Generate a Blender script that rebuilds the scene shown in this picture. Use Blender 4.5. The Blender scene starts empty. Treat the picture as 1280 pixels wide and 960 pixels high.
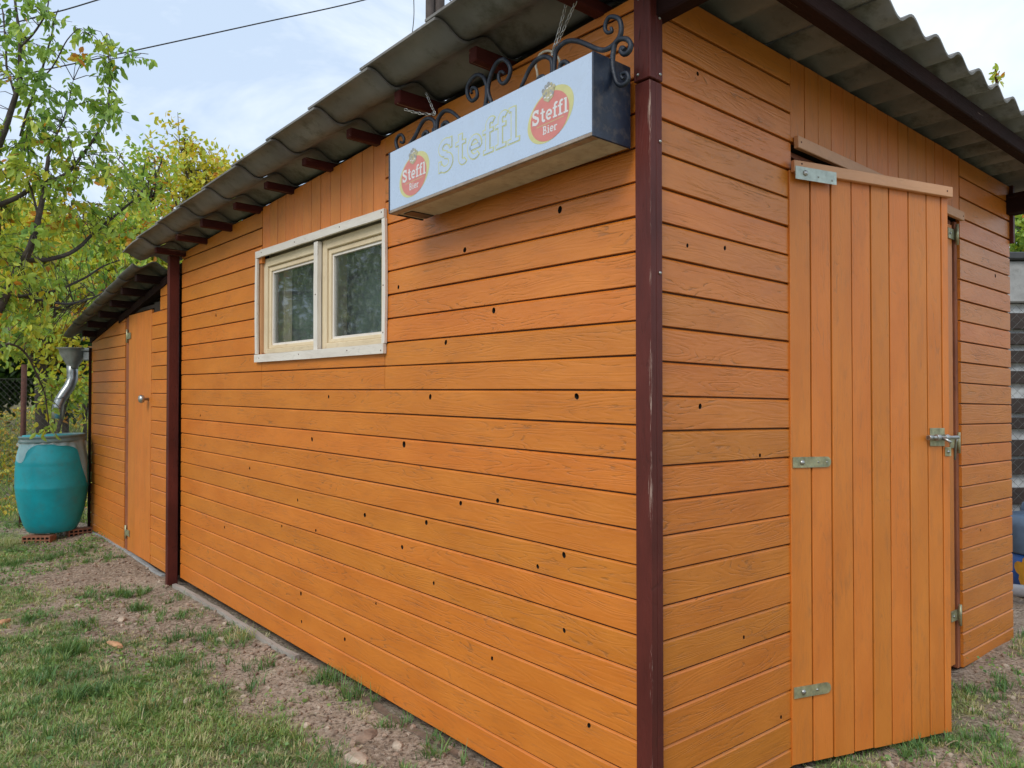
import bpy, bmesh, math, random
import numpy as np
from mathutils import Vector, noise
random.seed(7); np.random.seed(7)
S = bpy.context.scene
COL = S.collection
PI = math.pi

# ------------------------------------------------------------------ camera
FPX = 951.0
PITCH = math.radians(0.84)
CAMZ = 1.19
cam = bpy.data.cameras.new("camera"); camo = bpy.data.objects.new("camera", cam); COL.objects.link(camo)
cam.sensor_width = 36.0; cam.lens = FPX / 1280 * 36.0
cam.clip_start = 0.05; cam.clip_end = 3000
camo.location = (0, 0, CAMZ); camo.rotation_euler = (PI / 2 + PITCH, 0, 0)
S.camera = camo

# ------------------------------------------------------------------ light
SUN_EL, SUN_AZ = math.radians(42), math.radians(-150)   # azimuth of where the light comes from, clockwise from +Y
sun = bpy.data.lights.new("sun", 'SUN'); suno = bpy.data.objects.new("sun", sun); COL.objects.link(suno)
sun.energy = 1.9; sun.angle = math.radians(28); sun.color = (1.0, 0.955, 0.89)
sd = Vector((math.sin(SUN_AZ) * math.cos(SUN_EL), math.cos(SUN_AZ) * math.cos(SUN_EL), math.sin(SUN_EL)))
suno.rotation_euler = sd.to_track_quat('Z', 'Y').to_euler()

W = bpy.data.worlds.new("World"); S.world = W; W.use_nodes = True
wt = W.node_tree; wt.nodes.clear()
def wn(t, **k):
    n = wt.nodes.new(t)
    for a, b in k.items(): setattr(n, a, b)
    return n
w_out = wn('ShaderNodeOutputWorld'); w_bg = wn('ShaderNodeBackground'); w_bg.inputs['Strength'].default_value = 0.12
sky = wn('ShaderNodeTexSky', sky_type='NISHITA', sun_disc=False)
sky.sun_elevation = SUN_EL; sky.sun_rotation = SUN_AZ % (2 * PI); sky.air_density = 1.0; sky.dust_density = 1.2; sky.altitude = 200
w_tc = wn('ShaderNodeTexCoord'); w_map = wn('ShaderNodeMapping'); w_map.inputs['Scale'].default_value = (1.1, 1.1, 2.6)
w_map.inputs['Location'].default_value = (0.35, 0.1, 0.55)
w_ns = wn('ShaderNodeTexNoise'); w_ns.inputs['Scale'].default_value = 2.3; w_ns.inputs['Detail'].default_value = 6; w_ns.inputs['Roughness'].default_value = 0.62
w_ns.inputs['Distortion'].default_value = 0.7
w_rp = wn('ShaderNodeValToRGB'); w_rp.color_ramp.elements[0].position = 0.40; w_rp.color_ramp.elements[1].position = 0.66; w_rp.color_ramp.elements[1].color = (.85, .85, .85, 1)
w_rp.color_ramp.elements[0].color = (0.0, 0.0, 0.0, 1)
w_mix = wn('ShaderNodeMixRGB'); w_mix.inputs['Color2'].default_value = (9.3, 9.9, 10.4, 1)
w_mix0 = wn('ShaderNodeMixRGB'); w_mix0.inputs['Fac'].default_value = 0.84; w_mix0.inputs['Color2'].default_value = (6.0, 7.3, 9.1, 1)   # thin veil of high cloud
L_ = wt.links.new
L_(w_tc.outputs['Generated'], w_map.inputs['Vector']); L_(w_map.outputs[0], w_ns.inputs['Vector']); L_(w_ns.outputs['Fac'], w_rp.inputs[0])
L_(sky.outputs[0], w_mix0.inputs['Color1']); L_(w_mix0.outputs[0], w_mix.inputs['Color1'])
L_(w_rp.outputs[0], w_mix.inputs['Fac']); L_(w_mix.outputs[0], w_bg.inputs['Color']); L_(w_bg.outputs[0], w_out.inputs['Surface'])

S.view_settings.view_transform = 'Standard'; S.view_settings.look = 'None'
S.view_settings.exposure = 0.0; S.view_settings.gamma = 1.0

# ------------------------------------------------------------------ frames
K0 = Vector((0.349, 1.928, 0.0))
_u = Vector((-815, 951, 0)).normalized(); _v = Vector((1111, 951, 0)).normalized()
UU = Vector((_u.x, _u.y, 0.0063)); VV = Vector((_v.x, _v.y, -0.0165)); ZZ = Vector((0, 0, 1))
def P(a, b, c):
    """shed frame: a along the long wall, b along the door wall, c up; outside is a<0 / b<0"""
    return K0 + UU * a + VV * b + ZZ * c
def at(x, y, Y):
    dx, dz = (x - 640) / FPX, -(y - 480) / FPX
    cp, sp = math.cos(PITCH), math.sin(PITCH)
    r = Vector((dx, cp - dz * sp, sp + dz * cp))
    return Vector((0, 0, CAMZ)) + r * (Y / r.y)

# ------------------------------------------------------------------ materials
MATS = {}
class NT:
    def __init__(s, name):
        s.m = bpy.data.materials.new(name); s.m.use_nodes = True; s.t = s.m.node_tree; s.t.nodes.clear(); MATS[name] = s.m
        s.out = s.n('ShaderNodeOutputMaterial'); s.b = s.n('ShaderNodeBsdfPrincipled'); s.l(s.b.outputs[0], s.out.inputs['Surface'])
    def n(s, t, **k):
        n = s.t.nodes.new(t)
        for a, b in k.items(): setattr(n, a, b)
        return n
    def l(s, a, b): s.t.links.new(a, b)
    def inp(s, node, key, v):
        if hasattr(v, 'node'): s.l(v, node.inputs[key])
        else: node.inputs[key].default_value = v
    def math(s, op, a, b=0.0, c=0.0, clamp=False):
        n = s.n('ShaderNodeMath', operation=op, use_clamp=clamp)
        s.inp(n, 0, a); s.inp(n, 1, b)
        if op in ('MULTIPLY_ADD',): s.inp(n, 2, c)
        return n.outputs[0]
    def noise(s, vec, scale=5, detail=3, rough=0.5, dist=0.0, out='Fac'):
        n = s.n('ShaderNodeTexNoise'); s.l(vec, n.inputs['Vector'])
        n.inputs['Scale'].default_value = scale; n.inputs['Detail'].default_value = detail
        n.inputs['Roughness'].default_value = rough; n.inputs['Distortion'].default_value = dist
        return n.outputs[out]
    def mapping(s, vec, scale=(1, 1, 1), loc=(0, 0, 0)):
        n = s.n('ShaderNodeMapping'); s.l(vec, n.inputs['Vector']); n.inputs['Scale'].default_value = scale; n.inputs['Location'].default_value = loc
        return n.outputs[0]
    def ramp(s, v, pts):
        n = s.n('ShaderNodeValToRGB'); s.l(v, n.inputs[0]); cr = n.color_ramp
        while len(cr.elements) < len(pts): cr.elements.new(0.5)
        for e, (p, c) in zip(cr.elements, pts):
            e.position = p; e.color = (c, c, c, 1) if isinstance(c, (int, float)) else (*c, 1)
        return n.outputs[0]
    def mix(s, f, a, b, mode='MIX'):
        n = s.n('ShaderNodeMixRGB', blend_type=mode)
        s.inp(n, 'Fac', f)
        for k, v in (('Color1', a), ('Color2', b)):
            s.inp(n, k, (*v, 1) if isinstance(v, tuple) and len(v) == 3 else v)
        return n.outputs[0]
    def bump(s, h, strength=0.3, dist=0.002, prev=None):
        n = s.n('ShaderNodeBump'); n.inputs['Strength'].default_value = strength; n.inputs['Distance'].default_value = dist
        s.l(h, n.inputs['Height'])
        if prev: s.l(prev, n.inputs['Normal'])
        return n.outputs[0]
    def set(s, **k):
        for a, v in k.items():
            key = {'base': 'Base Color', 'rough': 'Roughness', 'metal': 'Metallic', 'spec': 'Specular IOR Level', 'normal': 'Normal', 'alpha': 'Alpha', 'coat': 'Coat Weight', 'coatr': 'Coat Roughness', 'trans': 'Transmission Weight'}[a]
            if isinstance(v, tuple) and len(v) == 3: v = (*v, 1)
            s.inp(s.b, key, v)
        return s.m

def wood(name, base, dark, crack, grain=1.0, rough=0.40, dirt_amt=0.20, wear=None, wear_amt=0.0, crackamt=1.0, spec=0.6):
    k = NT(name)
    g = k.n('ShaderNodeAttribute', attribute_name='g').outputs['Vector']
    rnd = k.n('ShaderNodeObjectInfo').outputs['Random']
    m1 = k.mapping(g, (2.0, 13.0, 8.0))
    n1 = k.noise(m1, 1.0, 2.5, 0.45, 0.35)
    rings = k.math('SINE', k.math('MULTIPLY', n1, 105.0))
    rings = k.math('MULTIPLY_ADD', rings, 0.5, 0.5)
    streak = k.noise(k.mapping(g, (5.0, 260.0, 90.0)), 1.0, 4, 0.6)
    fine = k.noise(k.mapping(g, (30.0, 700.0, 300.0)), 1.0, 2, 0.5)
    broad = k.noise(k.mapping(g, (3.5, 9.0, 3.0)), 1.0, 4, 0.55)
    mask = k.ramp(k.noise(k.mapping(g, (3.0, 10.0, 5.0), (7, 3, 1)), 1.0, 3, 0.6), [(0.42, 0.0), (0.66, 1.0)])
    # cracks: thin dark lines along the growth rings where the paint has lifted
    lines = k.ramp(rings, [(0.02, 1.0), (0.16, 0.0)])
    brk = k.ramp(k.noise(k.mapping(g, (26.0, 60.0, 20.0)), 1.0, 3, 0.6), [(0.46, 0.0), (0.60, 1.0)])
    cr = k.math('MULTIPLY', k.math('MULTIPLY', lines, brk), mask)
    st2 = k.math('MULTIPLY', k.ramp(streak, [(0.60, 0.0), (0.68, 1.0)]), k.math('MULTIPLY_ADD', mask, 0.8, 0.2))
    cr = k.math('MAXIMUM', cr, st2)
    cr = k.math('MULTIPLY', cr, crackamt, clamp=True)
    c = k.mix(k.ramp(broad, [(0.3, 0.0), (0.7, 1.0)]), base, dark)
    c = k.mix(k.math('MULTIPLY', k.math('MULTIPLY', rings, mask), 0.20 * grain), c, dark)
    c = k.mix(k.math('MULTIPLY', k.math('SUBTRACT', fine, 0.4), 0.5 * grain, clamp=True), c, dark)
    hs = k.n('ShaderNodeHueSaturation'); k.l(c, hs.inputs['Color'])
    k.l(k.math('MULTIPLY_ADD', rnd, 0.10, 0.95), hs.inputs['Value']); k.l(k.math('MULTIPLY_ADD', rnd, -0.006, 0.503), hs.inputs['Hue'])
    c = k.mix(k.math('MULTIPLY', cr, 0.55), hs.outputs[0], crack)
    # old dirt caught by the paint in soft patches
    dirt = k.ramp(k.noise(k.mapping(g, (9.0, 30.0, 9.0), (3, 9, 2)), 1.0, 5, 0.65), [(0.52, 0.0), (0.78, 1.0)])
    c = k.mix(k.math('MULTIPLY', dirt, dirt_amt), c, crack)
    if wear:
        wn_ = k.noise(k.mapping(g, (2.2, 60.0, 60.0), (1, 5, 4)), 1.0, 5, 0.7)
        c = k.mix(k.ramp(wn_, [(0.70 - wear_amt, 0.0), (0.74 - wear_amt, 1.0)]), c, wear)
    h = k.math('ADD', k.math('MULTIPLY', rings, 0.35), k.math('MULTIPLY', streak, 0.8))
    h = k.math('SUBTRACT', h, k.math('MULTIPLY', cr, 1.6))
    h = k.math('ADD', h, k.math('MULTIPLY', broad, 1.2))
    nb = k.bump(h, 0.42 * grain, 0.0016)
    k.set(base=c, rough=k.math('MULTIPLY_ADD', fine, 0.25, rough - 0.1), normal=nb, spec=spec)
    return k.m

ORANGE = wood('orange_wood_paint', (0.65, 0.205, 0.024), (0.55, 0.158, 0.015), (0.17, 0.085, 0.035))
ORANGE_V = wood('orange_wood_paint_smooth', (0.65, 0.205, 0.028), (0.56, 0.162, 0.019), (0.20, 0.10, 0.04), 0.8, 0.45, crackamt=0.6, dirt_amt=0.30)
GROOVE = wood('groove_shadow_paint', (0.17, 0.048, 0.012), (0.10, 0.03, 0.01), (0.03, 0.015, 0.008), 0.6, 0.7)  # groove shadow painted as dark brown onto the recessed joint faces
TAN = wood('tan_batten_paint', (0.62, 0.32, 0.155), (0.54, 0.26, 0.115), (0.2, 0.1, 0.05), 0.6, 0.5, crackamt=0.4)
REDPOST = wood('dark_red_wood_stain', (0.125, 0.025, 0.017), (0.072, 0.014, 0.010), (0.02, 0.006, 0.005), 0.9, 0.5, spec=0.3, wear=(0.30, 0.20, 0.15), wear_amt=0.0)
def edge_wear():
    m = REDPOST.copy(); m.name = 'dark_red_stain_chipped_corner'; t = m.node_tree
    b = next(n for n in t.nodes if n.type == 'BSDF_PRINCIPLED'); src = b.inputs['Base Color'].links[0].from_socket
    N = t.nodes.new; L = t.links.new
    g = N('ShaderNodeAttribute'); g.attribute_name = 'g'
    sp = N('ShaderNodeSeparateXYZ'); L(g.outputs['Vector'], sp.inputs[0])
    ad = N('ShaderNodeMath'); ad.operation = 'ADD'; L(sp.outputs[1], ad.inputs[0]); L(sp.outputs[2], ad.inputs[1])     # 0 on the arris
    mp = N('ShaderNodeMapping'); mp.inputs['Scale'].default_value = (16, 520, 520); L(g.outputs['Vector'], mp.inputs[0])
    ns = N('ShaderNodeTexNoise'); ns.inputs['Scale'].default_value = 1; ns.inputs['Detail'].default_value = 5; ns.inputs['Roughness'].default_value = .7; L(mp.outputs[0], ns.inputs[0])
    n2 = N('ShaderNodeTexNoise'); n2.inputs['Scale'].default_value = 2.3; n2.inputs['Detail'].default_value = 3; L(sp.outputs[0], n2.inputs['Vector'])
    f = N('ShaderNodeMapRange'); f.inputs['From Min'].default_value = .0; f.inputs['From Max'].default_value = .016; f.inputs['To Min'].default_value = .22; f.inputs['To Max'].default_value = -.1; L(ad.outputs[0], f.inputs[0])
    a1 = N('ShaderNodeMath'); a1.operation = 'ADD'; L(ns.outputs[0], a1.inputs[0]); L(f.outputs[0], a1.inputs[1])
    a2 = N('ShaderNodeMath'); a2.operation = 'ADD'; L(a1.outputs[0], a2.inputs[0]); L(n2.outputs[0], a2.inputs[1])
    rp = N('ShaderNodeValToRGB'); rp.color_ramp.elements[0].position = .0; L(a2.outputs[0], rp.inputs[0])
    mr = N('ShaderNodeMapRange'); mr.inputs['From Min'].default_value = 1.235; mr.inputs['From Max'].default_value = 1.29; L(a2.outputs[0], mr.inputs[0])
    mx = N('ShaderNodeMixRGB'); mx.inputs[2].default_value = (.36, .25, .20, 1); L(mr.outputs[0], mx.inputs[0]); L(src, mx.inputs[1]); L(mx.outputs[0], b.inputs['Base Color'])
    return m
REDPOST2 = edge_wear()
REDPURLIN = wood('dark_red_rafter_stain', (0.085, 0.016, 0.012), (0.04, 0.009, 0.007), (0.015, 0.006, 0.004), 1.0, 0.8, wear=(0.22, 0.12, 0.08), wear_amt=0.10, spec=0.2)
BEAM = wood('blackened_beam_wood', (0.03, 0.011, 0.009), (0.015, 0.006, 0.005), (0.008, 0.004, 0.003), 1.0, 0.8, wear=(0.22, 0.16, 0.13), wear_amt=0.035, spec=0.15)
JAMB = wood('red_brown_jamb_wood', (0.34, 0.105, 0.035), (0.18, 0.05, 0.018), (0.03, 0.012, 0.006), 1.0, 0.7, wear=(0.45, 0.16, 0.04), wear_amt=0.06)
CREAM = wood('cream_window_paint', (0.76, 0.63, 0.43), (0.66, 0.52, 0.33), (0.25, 0.15, 0.08), 0.5, 0.5, wear=(0.30, 0.20, 0.12), wear_amt=0.03, crackamt=0.6)
WHITE = wood('white_trim_paint', (0.80, 0.75, 0.68), (0.68, 0.61, 0.54), (0.22, 0.18, 0.14), 0.5, 0.5, wear=(0.40, 0.28, 0.20), wear_amt=0.02, crackamt=0.6)
GREYWOOD = wood('weathered_grey_wood', (0.40, 0.36, 0.31), (0.25, 0.22, 0.19), (0.04, 0.035, 0.03), 1.0, 0.85)
DARKBOARD = wood('dark_brown_slat_wood', (0.045, 0.03, 0.024), (0.025, 0.017, 0.014), (0.01, 0.008, 0.006), 1.0, 0.8)

def simple(name, base, rough=0.6, metal=0.0, var=0.15, scale=12.0, bump=0.15, bscale=60.0, dirt=None, dirt_amt=0.3, spec=0.5, bdist=0.002):
    k = NT(name)
    oc = k.n('ShaderNodeTexCoord').outputs['Object']
    n = k.noise(oc, scale, 5, 0.6)
    d = tuple(x * (1 - var * 1.6) for x in base); l = tuple(min(1, x * (1 + var)) for x in base)
    c = k.mix(k.ramp(n, [(0.3, 0.0), (0.7, 1.0)]), d, l)
    if dirt:
        c = k.mix(k.math('MULTIPLY', k.ramp(k.noise(oc, scale * 2.7, 6, 0.7), [(0.5, 0.0), (0.68, 1.0)]), dirt_amt), c, dirt)
    k.set(base=c, rough=k.math('MULTIPLY_ADD', k.noise(oc, scale * 3, 3), 0.2, rough - 0.1), metal=metal, spec=spec, normal=k.bump(k.noise(oc, bscale, 4, 0.6), bump, bdist))
    return k.m
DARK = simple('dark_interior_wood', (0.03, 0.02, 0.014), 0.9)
HOLE = simple('dark_knot_hole', (0.012, 0.007, 0.004), 0.9)
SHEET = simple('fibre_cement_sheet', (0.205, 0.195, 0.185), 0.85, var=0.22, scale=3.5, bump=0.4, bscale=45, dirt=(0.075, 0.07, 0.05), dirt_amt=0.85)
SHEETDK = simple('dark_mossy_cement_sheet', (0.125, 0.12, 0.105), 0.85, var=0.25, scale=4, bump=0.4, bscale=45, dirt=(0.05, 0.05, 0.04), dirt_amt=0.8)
IRON = simple('black_blue_wrought_iron', (0.014, 0.020, 0.034), 0.5, 0.1, bump=0.5, bscale=180, dirt=(0.10, 0.11, 0.13), dirt_amt=0.4)
NAVY = simple('navy_painted_end_plate', (0.012, 0.020, 0.040), 0.42, 0.0, var=0.3, scale=14, bump=0.3, bscale=90, dirt=(0.16, 0.12, 0.09), dirt_amt=0.35)
ALU = simple('grey_aluminium_case', (0.50, 0.49, 0.43), 0.6, 0.0, dirt=(0.20, 0.14, 0.09), dirt_amt=0.4)
ALUEDGE = simple('brownish_aluminium_edge', (0.33, 0.27, 0.22), 0.5, 0.1, dirt=(0.2, 0.1, 0.06), dirt_amt=0.4)
FACE = simple('milky_acrylic_face', (0.46, 0.56, 0.72), 0.28, var=0.02, scale=6, bump=0.02, dirt=(0.40, 0.46, 0.54), dirt_amt=0.2)
PRED = simple('faded_red_print', (0.60, 0.20, 0.175), 0.35, var=0.06, scale=30, bump=0.01)
PYEL = simple('faded_yellow_print', (0.56, 0.54, 0.24), 0.35, var=0.06, scale=30, bump=0.01)
PLINE = simple('pale_yellow_outline_print', (0.54, 0.56, 0.27), 0.35, var=0.06, scale=30, bump=0.01)
PGREY = simple('grey_crest_print', (0.30, 0.31, 0.32), 0.35, var=0.2, scale=90, bump=0.01)
PGOLD = simple('dull_gold_crest_print', (0.46, 0.42, 0.26), 0.35, var=0.2, scale=90, bump=0.01)
PWHITE = simple('white_print', (0.66, 0.66, 0.66), 0.35, var=0.02, bump=0.01)
ZINC = simple('yellow_zinc_plate', (0.42, 0.40, 0.24), 0.42, 0.55, var=0.3, scale=40, dirt=(0.22, 0.30, 0.26), dirt_amt=0.5)
PZINC = simple('pale_zinc_plate', (0.50, 0.56, 0.50), 0.5, 0.35, var=0.15, scale=40)
STEEL = simple('worn_steel', (0.45, 0.45, 0.43), 0.35, 0.85, var=0.2, scale=30)
GALV = simple('galvanised_pipe', (0.40, 0.42, 0.43), 0.34, 0.8, var=0.25, scale=9)
GALVDULL = simple('dull_grey_zinc_hopper', (0.33, 0.34, 0.35), 0.5, 0.4, var=0.2, scale=14)
CABLE = simple('cream_cable', (0.60, 0.55, 0.44), 0.5)
TEAL = simple('teal_barrel_plastic', (0.005, 0.34, 0.40), 0.40, var=0.12, scale=5, bump=0.12, bscale=25, dirt=(0.06, 0.20, 0.18), dirt_amt=0.35)
LID = simple('dusty_teal_lid', (0.14, 0.22, 0.22), 0.6, dirt=(0.22, 0.24, 0.22), dirt_amt=0.6)
BRICK = simple('red_hollow_brick', (0.36, 0.14, 0.075), 0.85, var=0.2, scale=25, bump=0.5, dirt=(0.25, 0.17, 0.12), dirt_amt=0.5)
RUST = simple('rusty_iron_post', (0.10, 0.035, 0.022), 0.8, 0.0, var=0.3, scale=30, bump=0.5, dirt=(0.05, 0.02, 0.015), dirt_amt=0.5)
WIRE = simple('grey_fence_wire', (0.12, 0.12, 0.11), 0.6, 0.3)
CONC = simple('grey_rough_concrete', (0.36, 0.36, 0.35), 0.9, var=0.2, scale=5, bump=0.6, bscale=30, dirt=(0.18, 0.18, 0.17), dirt_amt=0.6)
CONCDARK = simple('dark_coping', (0.05, 0.052, 0.055), 0.8, var=0.2)
PALEPANEL = simple('pale_panel', (0.50, 0.52, 0.52), 0.8, var=0.15, scale=9, dirt=(0.2, 0.2, 0.2), dirt_amt=0.5)
BLUE = simple('bright_blue_plastic', (0.008, 0.085, 0.36), 0.4, var=0.1)
BLUEGREY = simple('blue_grey_plastic', (0.10, 0.17, 0.27), 0.35, var=0.15)
FLOWERY = simple('orange_yellow_print', (0.70, 0.36, 0.03), 0.5)
PIPE = simple('grey_plastic_pipe', (0.33, 0.35, 0.38), 0.4)
STONE = simple('pale_stone', (0.46, 0.37, 0.28), 0.85, var=0.25, scale=20, bump=0.6, bscale=60)
STONEO = simple('orange_tile_chip', (0.50, 0.27, 0.14), 0.85, var=0.2, scale=20, bump=0.6)
CLOD = simple('dry_soil_clod', (0.31, 0.225, 0.165), 0.95, var=0.35, scale=14, bump=0.8, bscale=120)
POLE = wood('old_pole_wood', (0.11, 0.085, 0.075), (0.06, 0.045, 0.04), (0.02, 0.015, 0.012), 1.0, 0.85)
CABLEDK = simple('black_cable', (0.02, 0.02, 0.022), 0.6)

k = NT('window_glass')            # thin old glass with dust on it
oc = k.n('ShaderNodeTexCoord').outputs['Object']
tr = k.n('ShaderNodeBsdfTransparent'); tr.inputs[0].default_value = (0.95, 0.97, 0.96, 1)
gl = k.n('ShaderNodeBsdfGlossy'); gl.inputs['Roughness'].default_value = 0.03; gl.inputs[0].default_value = (0.9, 0.95, 0.95, 1)
df = k.n('ShaderNodeBsdfDiffuse'); df.inputs[0].default_value = (0.34, 0.38, 0.38, 1)
fr = k.n('ShaderNodeFresnel'); fr.inputs['IOR'].default_value = 1.6
mx = k.n('ShaderNodeMixShader'); mx2 = k.n('ShaderNodeMixShader')
dust = k.math('MULTIPLY_ADD', k.ramp(k.noise(k.mapping(oc, (1, 1, .8)), 34, 6, 0.75), [(0.50, 0.0), (0.80, 1.0)]), 0.30, 0.05)
k.l(dust, mx2.inputs[0]); k.l(tr.outputs[0], mx2.inputs[1]); k.l(df.outputs[0], mx2.inputs[2])
gb = k.n('ShaderNodeNewGeometry').outputs['Backfacing']
k.l(k.math('MULTIPLY', fr.outputs[0], k.math('SUBTRACT', 1.0, gb)), mx.inputs[0]); k.l(mx2.outputs[0], mx.inputs[1]); k.l(gl.outputs[0], mx.inputs[2]); k.l(mx.outputs[0], k.out.inputs['Surface'])
GLASS = k.m
CURTAIN = simple('dusty_blue_grey_cloth', (0.05, 0.075, 0.070), 0.9, var=0.25, scale=8, bump=0.4, bscale=200)

k = NT('translucent_film')
oc = k.n('ShaderNodeTexCoord').outputs['Object']
tr = k.n('ShaderNodeBsdfTransparent'); mx = k.n('ShaderNodeMixShader')
k.l(k.math('MULTIPLY_ADD', k.noise(oc, 9, 3, 0.5), 0.35, 0.22), mx.inputs[0]); k.l(tr.outputs[0], mx.inputs[1]); k.l(k.b.outputs[0], mx.inputs[2]); k.l(mx.outputs[0], k.out.inputs['Surface'])
k.set(base=(0.62, 0.66, 0.66), rough=0.4)
FILM = k.m

def leafmat(name, pts, transl=0.45):
    k = NT(name)
    h = k.n('ShaderNodeAttribute', attribute_name='h').outputs['Fac']
    c = k.ramp(h, pts)
    oc = k.n('ShaderNodeTexCoord').outputs['Object']
    c = k.mix(k.math('MULTIPLY', k.noise(oc, 40, 3), 0.2), c, (0.05, 0.06, 0.01))
    k.set(base=c, rough=0.45, spec=0.4)
    t = k.n('ShaderNodeBsdfTranslucent'); k.l(k.mix(1.0, c, (1.0, 1.0, 0.55), 'MULTIPLY'), t.inputs[0])
    mx = k.n('ShaderNodeMixShader'); mx.inputs[0].default_value = transl
    k.l(k.b.outputs[0], mx.inputs[1]); k.l(t.outputs[0], mx.inputs[2]); k.l(mx.outputs[0], k.out.inputs['Surface'])
    return k.m
G1, G2, G3, YG, YL, OR = (0.12, 0.25, 0.06), (0.27, 0.45, 0.09), (0.46, 0.62, 0.11), (0.68, 0.70, 0.09), (0.80, 0.60, 0.06), (0.68, 0.28, 0.04)
LEAF_FG = leafmat('fruit_tree_leaf', [(0.0, G1), (0.35, G2), (0.62, G3), (0.82, YG), (0.96, YL), (1.0, OR)])
LEAF_YE = leafmat('yellowing_leaf', [(0.0, G2), (0.25, G3), (0.5, YG), (0.8, YL), (1.0, OR)])
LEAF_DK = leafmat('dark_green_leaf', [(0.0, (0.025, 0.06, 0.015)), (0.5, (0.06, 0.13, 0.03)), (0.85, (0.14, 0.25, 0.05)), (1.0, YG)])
GRASS = leafmat('grass_blade', [(0.0, (0.09, 0.20, 0.065)), (0.35, (0.18, 0.33, 0.09)), (0.6, (0.34, 0.47, 0.13)), (0.8, (0.55, 0.53, 0.25)), (1.0, (0.68, 0.58, 0.36))], 0.3)
FALLEN = leafmat('fallen_leaf', [(0.0, YG), (0.4, YL), (0.8, (0.70, 0.42, 0.05)), (1.0, OR)], 0.2)
BARK = simple('dark_bark', (0.065, 0.05, 0.042), 0.9, var=0.3, scale=20, bump=0.8, bscale=60, dirt=(0.14, 0.12, 0.10), dirt_amt=0.5)

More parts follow.
